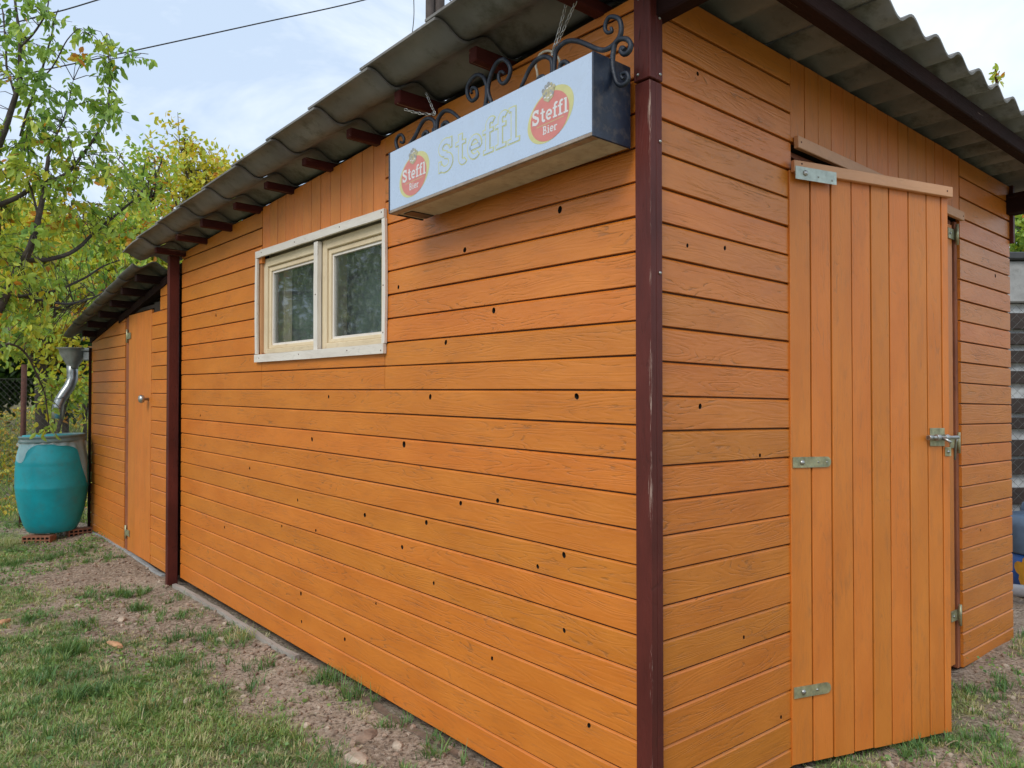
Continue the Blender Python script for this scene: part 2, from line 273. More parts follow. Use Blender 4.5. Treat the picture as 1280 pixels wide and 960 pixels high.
# ------------------------------------------------------------------ mesh builder
class MB:
    """collects verts (world), faces, grain coords and material slots, then links ONE mesh object"""
    def __init__(s): s.v = []; s.f = []; s.g = []; s.mi = []; s.sm = []
    def add(s, vs, fs, gs=None, mi=0, smooth=False):
        o = len(s.v); s.v += [tuple(x) for x in vs]
        s.g += [tuple(x) for x in (gs if gs is not None else vs)]
        for f in fs: s.f.append(tuple(i + o for i in f)); s.mi.append(mi); s.sm.append(smooth)
    def box(s, fn, x0, x1, y0, y1, z0, z1, mi=0, gm='x', off=None, bev=0.0):
        """box in a local frame fn(x,y,z)->world; gm = axis the grain runs along"""
        off = off or (random.uniform(0, 50), random.uniform(0, 50), random.uniform(0, 50))
        X, Y, Z = sorted((x0, x1)), sorted((y0, y1)), sorted((z0, z1))
        pts = []; fs = []
        if bev <= 0:
            pts = [(x, y, z) for x in X for y in Y for z in Z]
            fs = [(0, 1, 3, 2), (4, 6, 7, 5), (0, 4, 5, 1), (2, 3, 7, 6), (0, 2, 6, 4), (1, 5, 7, 3)]
        else:
            b = min(bev, (X[1] - X[0]) * .45, (Y[1] - Y[0]) * .45, (Z[1] - Z[0]) * .45)
            bm = bmesh.new(); bmesh.ops.create_cube(bm, size=1)
            for v in bm.verts: v.co = Vector(((X[0] + X[1]) / 2 + v.co.x * (X[1] - X[0]), (Y[0] + Y[1]) / 2 + v.co.y * (Y[1] - Y[0]), (Z[0] + Z[1]) / 2 + v.co.z * (Z[1] - Z[0])))
            bmesh.ops.bevel(bm, geom=bm.edges[:], offset=b, segments=1, affect='EDGES')
            bm.verts.index_update(); pts = [tuple(v.co) for v in bm.verts]; fs = [tuple(v.index for v in f.verts) for f in bm.faces]; bm.free()
        s.add([fn(*p) for p in pts], fs, [gmap(p, gm, off) for p in pts], mi)
    def tube(s, pts, r, n=8, mi=0, r1=None, cap=True, smooth=True):
        pts = [Vector(p) for p in pts]; m = len(pts); rs = r if isinstance(r, (list, tuple)) else [r + ((r1 if r1 is not None else r) - r) * i / (m - 1) for i in range(m)]
        t0 = (pts[1] - pts[0]).normalized(); nrm = t0.orthogonal().normalized(); vs = []; gs = []; L = 0; o = random.uniform(0, 40)
        for i, p in enumerate(pts):
            t = (pts[min(i + 1, m - 1)] - pts[max(i - 1, 0)]).normalized()
            nrm = (nrm - t * nrm.dot(t)); nrm = nrm.normalized() if nrm.length > 1e-6 else t.orthogonal().normalized()
            bn = t.cross(nrm)
            if i: L += (p - pts[i - 1]).length
            for j in range(n):
                a = 2 * PI * j / n; vs.append(p + (nrm * math.cos(a) + bn * math.sin(a)) * rs[i]); gs.append((L + o, math.cos(a) * rs[i] + o, math.sin(a) * rs[i]))
        fs = [(i * n + j, i * n + (j + 1) % n, (i + 1) * n + (j + 1) % n, (i + 1) * n + j) for i in range(m - 1) for j in range(n)]
        s.add(vs, fs, gs, mi, smooth)
        if cap: s.add(vs[:n], [tuple(range(n))[::-1]], gs[:n], mi); s.add(vs[-n:], [tuple(range(n))], gs[-n:], mi)
    def lathe(s, org, prof, n=32, mi=0, axis=None, smooth=True, arc=2 * PI):
        """prof = [(r,z)], around world Z at org (or a frame (x,y,z) tuple of vectors)"""
        ax = axis or (Vector((1, 0, 0)), Vector((0, 1, 0)), Vector((0, 0, 1))); org = Vector(org)
        vs = [org + ax[0] * (r * math.cos(2 * PI * j / n)) + ax[1] * (r * math.sin(2 * PI * j / n)) + ax[2] * z for r, z in prof for j in range(n)]
        fs = [(i * n + j, i * n + (j + 1) % n, (i + 1) * n + (j + 1) % n, (i + 1) * n + j) for i in range(len(prof) - 1) for j in range(n)]
        s.add(vs, fs, None, mi, smooth)
        if prof[0][0] > 1e-4: s.add(vs[:n], [tuple(range(n))[::-1]], None, mi)
        if prof[-1][0] > 1e-4: s.add(vs[-n:], [tuple(range(n))], None, mi)
    def build(s, name, mats, parent=None, origin=None, label=None, cat=None, group=None, kind=None):
        if not isinstance(mats, (list, tuple)): mats = [mats]
        o = Vector(origin) if origin is not None else (parent.matrix_world.translation.copy() if parent else Vector((0, 0, 0)))
        if parent is not None and origin is None: o = WPOS[parent.name]
        me = bpy.data.meshes.new(name)
        me.from_pydata([(x - o.x, y - o.y, z - o.z) for x, y, z in s.v], [], s.f)
        for m in mats: me.materials.append(m)
        me.polygons.foreach_set('material_index', s.mi); me.polygons.foreach_set('use_smooth', s.sm)
        at_ = me.attributes.new('g', 'FLOAT_VECTOR', 'POINT'); at_.data.foreach_set('vector', [c for g in s.g for c in g])
        me.validate(); me.update()
        bm = bmesh.new(); bm.from_mesh(me); bmesh.ops.remove_doubles(bm, verts=bm.verts[:], dist=1e-6); bmesh.ops.recalc_face_normals(bm, faces=bm.faces[:]); bm.to_mesh(me); bm.free()
        return link(name, me, parent, o, label, cat, group, kind)
WPOS = {}
def link(name, data, parent, o, label=None, cat=None, group=None, kind=None):
    ob = bpy.data.objects.new(name, data); COL.objects.link(ob)
    o = Vector(o); WPOS[ob.name] = o
    if parent is not None: ob.parent = parent; ob.location = o - WPOS[parent.name]
    else: ob.location = o
    if label: ob['label'] = label
    if cat: ob['category'] = cat
    if group: ob['group'] = group
    if kind: ob['kind'] = kind
    return ob
def thing(name, loc, label, cat, group=None): return link(name, None, None, loc, label, cat, group)
def gmap(p, gm, off):
    x, y, z = p
    q = {'x': (x, z, y), 'y': (y, z, x), 'z': (z, x, y)}[gm]
    return (q[0] + off[0], q[1] + off[1], q[2] + off[2])

# frames for the two faces of the shed: (s along the wall, t up, d outward)
def FL(s_, t, d): return P(s_, -d, t)
def FR(s_, t, d): return P(-d, s_, t)
BACK = 0.016
def board(fr, s0, s1, t0, t1, parent, mat=ORANGE, holes=(), vertical=False, top=None, base=0.0, name='board', gap=0.0045, cham=0.0055):
    """one tongue-and-groove board: flat face, chamfered edge, recessed joint"""
    mb = MB(); h = t1 - t0
    dj = random.uniform(-0.0008, 0.0008) + base; off = (random.uniform(0, 60), random.uniform(0, 60), random.uniform(0, 60))
    s0 += random.uniform(0, .0008); s1 -= random.uniform(0, .0008)
    prof = [(0, -BACK), (0, -0.0012), (0.0012, 0), (h - gap - cham, 0), (h - gap, -cham), (h - gap, -0.010), (h, -0.010), (h, -BACK)]
    segs = max(1, int((s1 - s0) / 0.35)); ss = [s0 + (s1 - s0) * i / segs for i in range(segs + 1)]
    holes = [(hs, max(t0 + r + .003, min(t1 - gap - cham - r - .001, ht)), r) for hs, ht, r in holes]
    cuts = set(ss)
    for hs, ht, r in holes:
        cuts = {c for c in cuts if abs(c - hs) > 1.6 * r or c < s0 + 1e-6 or c > s1 - 1e-6}; cuts |= {hs - 1.6 * r, hs + 1.6 * r}
    ss = sorted(c for c in cuts if s0 - 1e-6 <= c <= s1 + 1e-6)
    def W(s_, t, d):
        if top and vertical: s_ = min(s_, top(t))
        elif top: t = min(t, top(s_))
        dd = d + dj
        return fr(t, s_, dd) if vertical else fr(s_, t, dd)
    wob = [random.uniform(-.0006, .0006) for _ in ss]
    n = len(prof)
    vs = []; gs = []
    for i, s_ in enumerate(ss):
        for (t, d) in prof:
            tt = t0 + t + wob[i]
            vs.append(W(s_, tt, d)); gs.append((s_ + off[0], t + off[1], d + off[2]))
    fs = []; jm = []
    hz = [(hs - 1.6 * r, hs + 1.6 * r, hs, ht, r) for hs, ht, r in holes]
    for i in range(len(ss) - 1):
        if top and not vertical and t0 >= max(top(ss[i]), top(ss[i + 1])): continue
        for j in range(n - 1):
            if j == 2 and any(abs(ss[i] - z[0]) < 1e-9 and abs(ss[i + 1] - z[1]) < 1e-9 for z in hz): continue
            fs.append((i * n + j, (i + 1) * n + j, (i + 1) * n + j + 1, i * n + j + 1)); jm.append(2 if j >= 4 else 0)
        # closed back
        fs.append((i * n, i * n + n - 1, (i + 1) * n + n - 1, (i + 1) * n)); jm.append(0)
    fs.append(tuple(range(n))); m = (len(ss) - 1) * n
    if not (top and not vertical and t0 >= top(ss[-1]) - 1e-6): fs.append(tuple(range(m, m + n)))
    mb.add(vs, fs, gs)
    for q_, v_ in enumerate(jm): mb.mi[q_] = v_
    for (a0, a1, hs, ht, r) in hz:
        ta, tb = t0 + 0.0012, t1 - gap - cham
        angs = sorted([2 * PI * q / 14 for q in range(14)] + [math.atan2(y - ht, x - hs) % (2 * PI) for x in (a0, a1) for y in (ta, tb)])
        m = len(angs); inner = []; outer = []; deep = []; e = random.uniform(.75, 1.0); sk = random.uniform(-.2, .2)
        for a in angs:
            cx, sy = math.cos(a), math.sin(a)
            inner.append((hs + r * cx * e + sk * r * sy, ht + r * sy))
            q = min(((a1 - hs) / cx if cx > 1e-9 else 9), ((a0 - hs) / cx if cx < -1e-9 else 9), ((tb - ht) / sy if sy > 1e-9 else 9), ((ta - ht) / sy if sy < -1e-9 else 9))
            outer.append((hs + cx * q, ht + sy * q))
        G = lambda l, d: [(x + off[0], y - t0 + off[1], d + off[2]) for x, y in l]
        ring = [(i, (i + 1) % m, m + (i + 1) % m, m + i) for i in range(m)]
        mb.add([W(x, y, 0) for x, y in inner + outer], ring, G(inner + outer, 0))
        mb.add([W(x, y, 0) for x, y in inner] + [W(x, y, -.013) for x, y in inner], ring, G(inner + inner, 0), 1)
        mb.add([W(x, y, -.013) for x, y in inner], [tuple(range(m))], G(inner, 0), 1)
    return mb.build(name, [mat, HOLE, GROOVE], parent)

# ================================================================== GROUND
def smooth(x, a, b):
    t = max(0.0, min(1.0, (x - a) / (b - a))); return t * t * (3 - 2 * t)
def wall_coords(x, y):
    dx, dy = x - K0.x, y - K0.y
    return dx * UU.x + dy * UU.y, dx * VV.x + dy * VV.y
def gh(x, y):
    h = 0.016 * noise.noise(Vector((x * 1.1, y * 1.1, 0))) + 0.010 * noise.noise(Vector((x * 4, y * 4, 3)))
    if y < 9 and abs(x) < 6: h += 0.005 * noise.noise(Vector((x * 17, y * 17, 5)))
    a, b = wall_coords(x, y)
    inside = smooth(b, -0.02, 0.25) * smooth(a, -0.02, 0.25)
    h -= 0.05 * inside
    d = max(0.0, y - 7.5); d = min(d, 60)
    h += (0.155 * d + 0.0022 * d * d) * (smooth(-x, -2.0, 2.5) * .85 + .15)
    h += 0.022 * smooth(b, -.35, -.03) * (1 - inside)
    return h - 0.006
def dirtness(x, y):
    """1 = bare soil, 0 = full grass"""
    a, b = wall_coords(x, y)
    n = noise.noise(Vector((x * 1.7, y * 1.7, 11))) * .5 + noise.noise(Vector((x * 4.5, y * 4.5, 4))) * .35 + noise.noise(Vector((x * 13, y * 13, 9))) * .22
    if a < -0.02:                     # door side
        return max(0.0, min(1.0, .55 + n * 1.5 - (.3 if a < -.55 else 0)))
    w = 0.30 + 0.46 * smooth(a, 1.2, 3.4) - 0.22 * smooth(a, 4.4, 6.0)
    d = 1.0 - smooth(-b, w * .55, w * 1.6)
    return max(0.0, min(1.0, d * 1.05 + n * 1.45 - 0.20))

xs = sorted(set([round(x, 3) for x in np.arange(-5.2, 4.2, 0.045)] + [-400, -260, -170, -120, -90, -70, -55, -44, -36, -30, -25, -21, -18, -15.5, -13.5, -12, -10.5, -9.3, -8.2, -7.3, -6.5, -5.8, 4.6, 5.2, 6, 7, 8.5, 10.5, 13, 16, 20, 25, 32, 40, 52, 70, 95, 130, 180, 260, 400]))
ys = sorted(set([round(y, 3) for y in np.arange(0.2, 7.6, 0.045)] + [-300, -150, -80, -40, -20, -10, -5, -2.5, -1, -.4, 8, 8.5, 9, 9.6, 10.3, 11, 12, 13, 14.2, 15.5, 17, 19, 21, 24, 27, 31, 36, 42, 48, 55, 62, 70, 85, 110, 150, 220, 320, 500, 900]))
gv = [(x, y, gh(x, y)) for y in ys for x in xs]; nx = len(xs)
gf = [(j * nx + i, j * nx + i + 1, (j + 1) * nx + i + 1, (j + 1) * nx + i) for j in range(len(ys) - 1) for i in range(nx - 1)]
me = bpy.data.meshes.new('ground'); me.from_pydata(gv, [], gf)
ga = me.attributes.new('dirt', 'FLOAT', 'POINT'); ga.data.foreach_set('value', [dirtness(x, y) if (-6 < x < 5 and y < 9) else 0.3 for x, y, z in gv])
me.polygons.foreach_set('use_smooth', [True] * len(gf))
k = NT('lawn_and_soil')
oc = k.n('ShaderNodeTexCoord').outputs['Object']
dt = k.n('ShaderNodeAttribute', attribute_name='dirt').outputs['Fac']
soil = k.mix(k.ramp(k.noise(oc, 3.5, 8, 0.7), [(0.3, 0.0), (0.7, 1.0)]), (0.26, 0.193, 0.140), (0.53, 0.425, 0.32))
soil = k.mix(k.ramp(k.noise(oc, 1.6, 4, 0.6), [(0.40, 0.0), (0.62, 0.75)]), soil, (0.22, 0.165, 0.115))
soil = k.mix(k.ramp(k.noise(oc, 42, 5, 0.7), [(0.45, 0.0), (0.72, 1.0)]), soil, (0.60, 0.49, 0.39))
soil = k.mix(k.ramp(k.noise(oc, 70, 4, 0.6), [(0.50, 0.0), (0.64, 0.85)]), soil, (0.10, 0.072, 0.052))
vor = k.n('ShaderNodeTexVoronoi'); k.l(oc, vor.inputs['Vector']); vor.inputs['Scale'].default_value = 75
peb = k.ramp(vor.outputs['Distance'], [(0.10, 1.0), (0.22, 0.0)])
pm = k.ramp(k.noise(oc, 20, 2), [(0.5, 0.0), (0.6, 1.0)])
soil = k.mix(k.math('MULTIPLY', k.math('MULTIPLY', peb, pm), 0.6), soil, (0.44, 0.37, 0.30))
turf = k.mix(k.ramp(k.noise(oc, 9, 6, 0.7), [(0.35, 0.0), (0.65, 1.0)]), (0.20, 0.22, 0.09), (0.46, 0.40, 0.23))
turf = k.mix(k.ramp(k.noise(oc, 110, 4, 0.7), [(0.4, 0.0), (0.7, 1.0)]), turf, (0.045, 0.055, 0.02))
f = k.ramp(k.math('ADD', dt, k.math('MULTIPLY', k.math('SUBTRACT', k.noise(oc, 26, 5, 0.7), 0.5), 0.9)), [(0.30, 0.0), (0.52, 1.0)])
c = k.mix(f, turf, soil)
# the far hill turns to brown scrub
sx = k.n('ShaderNodeSeparateXYZ'); k.l(oc, sx.inputs[0])
c = k.mix(k.ramp(k.math('MULTIPLY', sx.outputs['Y'], 0.02), [(0.16, 0.0), (0.24, 0.55), (0.5, 1.0)]), c, k.mix(k.noise(oc, 1.2, 8, 0.7), (0.06, 0.06, 0.025), (0.20, 0.15, 0.09)))
h = k.math('ADD', k.math('MULTIPLY', k.noise(oc, 30, 7, 0.75), 1.0), k.math('MULTIPLY', peb, 0.25))
k.set(base=c, rough=0.95, spec=0.2, normal=k.bump(h, 0.9, 0.02))
me.materials.append(k.m)
link('ground', me, None, (0, 0, 0), kind='structure')

# ================================================================== MAIN SHED
topL = lambda a: 2.228 - 0.048 * a
topR = lambda b: 2.262
RB = lambda a: 2.264 - 0.056 * a                       # underside of the sheets' valleys
shed = thing('wooden_shed', P(0, 0, 0), 'orange painted plank shed with dark red corner post, white framed window and double door', 'shed')

def quadbox(fn, *a, **k):
    mb = MB(); mb.box(fn, *a, **k); return mb
# --- the long wall: backing then boards
fl = MB()
for (a0, a1, c0, c1) in ((0.02, 1.30, .03, 2.16), (1.30, 2.49, .03, 1.34), (1.30, 2.49, 1.885, 2.11), (2.49, 3.70, .03, 2.04)):
    fl.box(FL, a0, a1, c0, c1, -BACK - .001, -BACK - .035)
long_wall = fl.build('long_wall', [DARK], shed)
KL = [(0.325, 1.72, .011), (0.777, 1.663, .009), (1.187, 1.585, .008), (0.626, 1.472, .010), (0.258, 1.204, .009), (0.885, 1.376, .009), (0.976, 1.178, .010), (1.146, 1.021, .012), (1.738, 1.172, .008), (0.798, 0.837, .008), (1.0, 0.747, .009), (0.606, 0.85, .008), (1.156, 0.624, .008), (0.31, 0.744, .009), (0.42, 0.683, .007), (1.43, 0.707, .009), (1.895, 0.983, .010), (2.001, 0.282, .010), (0.955, 0.531, .007), (0.633, 0.357, .007), (1.343, 0.391, .006), (1.59, 0.179, .008), (0.214, 0.289, .007), (0.31, 0.522, .007), (1.853, 0.587, .007), (1.992, 0.158, .007), (2.21, 0.567, .007), (2.038, 0.699, .007), (0.742, 1.861, .007), (2.6, .80, .008), (3.1, 1.62, .010), (2.95, .45, .008), (3.35, 1.05, .007)]
def row_holes(K, s0, s1, t0, t1): return [q for q in K if s0 + .03 < q[0] < s1 - .03 and t0 <= q[1] < t1]
for kk in range(-14, 13):
    t0 = 1.205 + .09 * kk; t1 = t0 + .09
    if kk < -13: continue
    tt0 = max(t0, .034)
    if kk < 0:
        secs = [(0.012, 3.70)]
    else:
        secs = [(0.012, 1.281), (2.455 if not (1.30 < t0 and t1 < 1.90) else 2.507, 3.70)]
        if t0 < 1.34: secs.append((1.283, 2.453))
    for (s0, s1) in secs:
        if t0 > topL(s0) - .01: continue
        s1 = min(s1, (2.228 - t0 - .004) / .048)
        if s0 == 1.283: board(FL, s0, s1, tt0, min(t1, 1.345 + .03), long_wall, holes=row_holes(KL, s0, s1, t0, t1)); continue
        board(FL, s0, s1, tt0, t1, long_wall, holes=row_holes(KL, s0, s1, t0, t1) if t1 < topL(s1) else [], top=topL if t1 > topL(s1) - .01 else None)
for i in range(13):                                       # upright boards over the window
    w = (2.453 - 1.283) / 13; a0 = 1.283 + i * w
    board(FL, 1.893, 2.3, a0, a0 + w, long_wall, ORANGE_V, vertical=True, top=topL, gap=.003, cham=.0025)
# --- the door wall
fr_ = MB()
for (b0, b1, c0, c1) in ((0.02, 0.69, .04, 2.24), (0.69, 2.11, 1.99, 2.24), (2.11, 2.74, .04, 2.24)):
    fr_.box(FR, b0, b1, c0, c1, -BACK - .001, -BACK - .035)
door_wall = fr_.build('door_wall', [DARK], shed)
KR = [(0.158, 1.593, .006), (0.332, 1.611, .007), (0.212, 1.163, .008), (0.207, 2.07, .006), (2.54, 1.794, .009), (0.508, 1.013, .006), (.42, .50, .006), (2.32, .62, .006), (.62, .22, .006)]
for kk in range(-13, 12):
    t0 = 1.191 + .09 * kk; t1 = t0 + .09
    for (s0, s1) in ((0.012, 0.692), (2.10, 2.748)):
        if t0 >= 2.26: continue
        x0 = max(t0, .052)
        board(FR, s0, s1, x0, min(t1, 2.2655), door_wall, holes=row_holes(KR, s0, s1, t0, t1))
for i in range(16):
    w = (2.098 - .694) / 16; b0 = .694 + i * w
    board(FR, 2.0, 2.262, b0, b0 + w, door_wall, ORANGE_V, vertical=True, gap=.003, cham=.0025)
quadbox(FR, .705, 2.10, 1.978, 2.016, .003, .020, bev=.002).build('lintel_batten', TAN, door_wall)
# hidden sides, floor, so that the inside is dark
ow = MB(); ow.box(P, 3.66, 3.70, .02, 2.74, .02, 2.03); ow.box(P, .02, 3.66, 2.70, 2.735, .03, 2.03); 
ow.build('rear_wall', ORANGE_V, shed)
quadbox(P, .08, 3.66, .08, 2.69, -.02, .03).build('floor', DARK, shed)
# --- corner posts
mb = MB(); mb.box(P, -.020, .030, -.020, .004, -.02, 1.985, gm='z', bev=.002, off=(0, .02, .02)); mb.box(P, -.020, -.002, .0045, .028, -.02, 1.985, gm='z', bev=.002, off=(0, .02, .02))
mb.box(P, -.021, .033, -.021, .0045, 1.990, 2.262, gm='z', bev=.002, off=(0, .06, .06)); mb.box(P, -.021, -.002, .005, .030, 1.990, 2.262, gm='z', bev=.002, off=(0, .06, .06))
cp = mb.build('corner_post', REDPOST2, shed)
mb = MB()
for (b_, c_) in ((.018, 2.006), (.018, 1.835), (.016, 1.50), (.017, 2.15)): mb.lathe(P(-.0212, b_, c_), [(.0045, -.002), (.004, .002), (.0015, .0035)], 10, axis=(VV, ZZ, -UU))
for (a_, c_) in ((.018, 2.006), (.016, 2.2)): mb.lathe(P(a_, -.0212, c_), [(.0045, -.002), (.004, .002), (.0015, .0035)], 10, axis=(UU, ZZ, -VV))
mb.build('screw', STEEL, cp)
mb = MB(); mb.box(P, 3.725, 3.765, -.070, -.006, -.02, 2.035, gm='z', bev=.004); mb.build('corner_post', REDPOST, shed)
mb = MB(); mb.box(P, -.016, .02, 2.750, 2.775, 1.98, 2.262, gm='z', bev=.002); mb.build('corner_strip', REDPOST, shed)

# --- window
wf = MB()
for q in ((1.283, 2.510, 1.34, 1.352), (1.283, 2.510, 1.884, 1.892), (1.283, 1.292, 1.352, 1.884), (2.50, 2.51, 1.352, 1.884)): wf.box(FL, *q, -.10, .002)
window = wf.build('window', CREAM, shed)
def strip(a0, a1, c0, c1, d0=.002, d1=.013, m=WHITE, tilt=0.0, bow=0.0, name='trim_board'):
    mb = MB(); n = 8; off = (random.uniform(0, 60),) * 3; vert = (c1 - c0) > (a1 - a0)
    vs = []; gs = []
    for i in range(n + 1):
        f = i / n; bo = bow * math.sin(PI * f) + random.uniform(-.0008, .0008)
        for (x, d) in ((0, d0), (1, d0), (1, d1), (0, d1)):
            if vert: a, c = a0 + (a1 - a0) * x + bo, c0 + (c1 - c0) * f
            else: a, c = a0 + (a1 - a0) * f, c0 + (c1 - c0) * x + bo + tilt * f
            vs.append(FL(a, c, d)); gs.append(((c if vert else a) + off[0], (a if vert else c) + off[1], d))
    fs = [(i * 4 + j, i * 4 + (j + 1) % 4, i * 4 + 4 + (j + 1) % 4, i * 4 + 4 + j) for i in range(n) for j in range(4)] + [(0, 1, 2, 3), (n * 4 + 3, n * 4 + 2, n * 4 + 1, n * 4)]
    mb.add(vs, fs, gs); return mb.build(name, m, window)
strip(1.268, 2.445, 1.858, 1.892, d1=.015, tilt=.004); strip(2.446, 2.512, 1.862, 1.896, d1=.013)
strip(1.268, 2.512, 1.340, 1.378, d1=.016, tilt=-.002)
strip(1.264, 1.286, 1.380, 1.856, d1=.013, bow=-.005); strip(2.488, 2.512, 1.380, 1.860, d1=.012, bow=.006)
strip(1.836, 1.872, 1.372, 1.852, d0=-.014, d1=.006, bow=.002)
def casement(a0, a1, pa0, pa1):
    """outer frame, a stepped sash and a pane; a grows away from the camera"""
    c0, c1 = 1.379, 1.857
    mb = MB()
    mb.box(FL, a0, a0 + .040, c0, c1, -.040, -.018, gm='y', bev=.003); mb.box(FL, a1 - .040, a1, c0, c1, -.040, -.018, gm='y', bev=.003)
    mb.box(FL, a0 + .040, a1 - .040, c1 - .042, c1, -.040, -.019, bev=.003); mb.box(FL, a0 + .040, a1 - .040, c0, c0 + .026, -.040, -.019, bev=.003)
    fo = mb.build('casement_frame', CREAM, window)
    mb = MB(); x0, x1, y0, y1 = a0 + .041, a1 - .041, c0 + .027, c1 - .043
    mb.box(FL, x0, x0 + .022, y0, y1, -.050, -.028, gm='y', bev=.002); mb.box(FL, x1 - .022, x1, y0, y1, -.050, -.028, gm='y', bev=.002)
    mb.box(FL, x0 + .022, x1 - .022, y1 - .022, y1, -.050, -.029, bev=.002); mb.box(FL, x0 + .022, x1 - .022, y0, y0 + .016, -.050, -.029, bev=.002)
    mb.build('sash', CREAM, fo)
    x0 += .0225; x1 -= .0225; y0 += .0165; y1 -= .0225
    mb = MB(); w = .010
    mb.box(FL, x0, x0 + w, y0, y1, -.052, -.036, gm='y', bev=.001); mb.box(FL, x1 - w, x1, y0, y1, -.052, -.036, gm='y', bev=.001)
    mb.box(FL, x0 + w, x1 - w, y1 - w, y1, -.052, -.036); mb.box(FL, x0 + w, x1 - w, y0, y0 + w, -.052, -.036)
    mb.build('glazing_putty', WHITE, fo)
    quadbox(FL, x0 + w, x1 - w, y0 + w, y1 - w, -.048, -.045).build('pane', GLASS, fo)
casement(1.293, 1.840, 0, 0); casement(1.868, 2.475, 0, 0)
strip(2.4755, 2.4985, 1.380, 1.857, d0=-.03, d1=-.006, m=TAN, name='side_reveal')
mb = MB(); mb.box(FL, 1.30, 2.48, 1.36, 1.88, -.16, -.155); mb.build('curtain', CURTAIN, window)
mb = MB()
for a0 in (1.855, 2.43): mb.box(FL, a0, a0 + .068, 1.36, 1.88, -.150, -.105, gm='y', bev=.004)
mb.build('inner_frame', CREAM, window)
def nail(fn, pts, parent, r=.0032, mat=None):
    for (x, y, d) in pts:
        ex = (fn(1, 0, 0) - fn(0, 0, 0)).normalized(); nz = (fn(0, 0, 1) - fn(0, 0, 0)).normalized()
        mb = MB(); mb.lathe(fn(x, y, d), [(r, -.001), (r * .9, .0008), (.0001, .001)], 8, axis=(ex, ZZ, nz)); mb.build('nail', mat or RUST, parent)
nail(FL, [(1.285, 1.880, .0152), (1.62, 1.878, .0152), (2.05, 1.878, .0152), (2.43, 1.882, .0152), (1.285, 1.352, .0162), (1.55, 1.362, .0162), (2.0, 1.362, .0162), (2.45, 1.358, .0162), (1.274, 1.60, .0132), (1.855, 1.62, .0065), (1.275, 1.42, .0132)], window)
# --- door leaves
TH = math.radians(18.0); vd = VV * math.cos(TH) - UU * math.sin(TH); nd = -UU * math.cos(TH) - VV * math.sin(TH); nd.z = 0
DA = P(-.012, .695, 0)
def FD(s_, t, d): return DA + vd * s_ + nd * d + ZZ * t
mb = MB()
mb.box(FD, .0, .66, .98, 1.06, -.046, -.0162, bev=.003)
leaf = mb.build('open_door_leaf', ORANGE_V, shed)
for c0, c1 in ((.20, .28), (1.78, 1.86)): quadbox(FD, .0, .66, c0, c1, -.046, -.0162, bev=.003).build('ledge', ORANGE_V, leaf)
sm_ = [-.020, .066, .150, .238, .322, .404, .493, .579, .650, .680]
for i in range(9):
    board(FD, .058 + random.uniform(-.002, .002), 1.905 if i < 8 else 1.90, sm_[i], sm_[i + 1], leaf, ORANGE_V, vertical=True, gap=.004 if i < 8 else .001, cham=.0035 if i < 8 else .001)
mb = MB(); n = 8; vs = []; gs = []
quadbox(FD, -.018, .684, 1.896, 1.932, .001, .018, bev=.002).build('top_batten', TAN, leaf)
nail(FD, [(.012, 1.922, .0182), (.655, 1.915, .0182)], leaf); nail(FR, [(.722, 1.998, .0202), (2.085, 1.996, .0202)], door_wall)
def plate(fn, x0, x1, y0, y1, d0, d1, mat, name, parent, rnd=True, bolts=()):
    mb = MB(); pts = [(x0, y0)]
    if rnd:
        r = (y1 - y0) / 2; cxr = x1 - r; pts += [(cxr + r * math.cos(t), y0 + r + r * math.sin(t)) for t in np.linspace(-PI / 2, PI / 2, 9)]
    else: pts += [(x1, y0), (x1, y1)]
    pts.append((x0, y1)); m = len(pts)
    vs = [fn(x, y, d0) for x, y in pts] + [fn(x, y, d1) for x, y in pts]
    mb.add(vs, [tuple(range(m)), tuple(range(m, 2 * m))] + [(i, (i + 1) % m, m + (i + 1) % m, m + i) for i in range(m)])
    o = mb.build(name, mat, parent)
    mb = MB()
    for (bx, by, br) in bolts:
        ex = (fn(1, 0, 0) - fn(0, 0, 0)).normalized(); nz = (fn(0, 0, 1) - fn(0, 0, 0)).normalized()
        mb.lathe(fn(bx, by, d1), [(br, -.001), (br * .9, br * .35), (br * .5, br * .65), (.0001, br * .75)], 14, axis=(ex, ZZ, nz), mi=0)
    return o, mb
o, mb = plate(FD, -.016, .150, 1.872, 1.912, .0185, .0215, PZINC, 'hinge_strap', leaf, False, ((.022, 1.893, .0095), (.075, 1.888, .0035), (.132, 1.884, .0035)))
mb.build('bolt', STEEL, leaf)
o, mb = plate(FD, -.016, .138, .976, 1.009, .0005, .0040, ZINC, 'hinge_strap', leaf, True, ((.020, .992, .0085), (.085, .992, .003), (.12, .992, .003)))
mb.build('bolt', STEEL, leaf)
o, mb = plate(FD, -.016, .132, .264, .298, .0005, .0040, ZINC, 'hinge_strap', leaf, True, ((.020, .281, .0085), (.075, .281, .004)))
mb.build('bolt', STEEL, leaf)
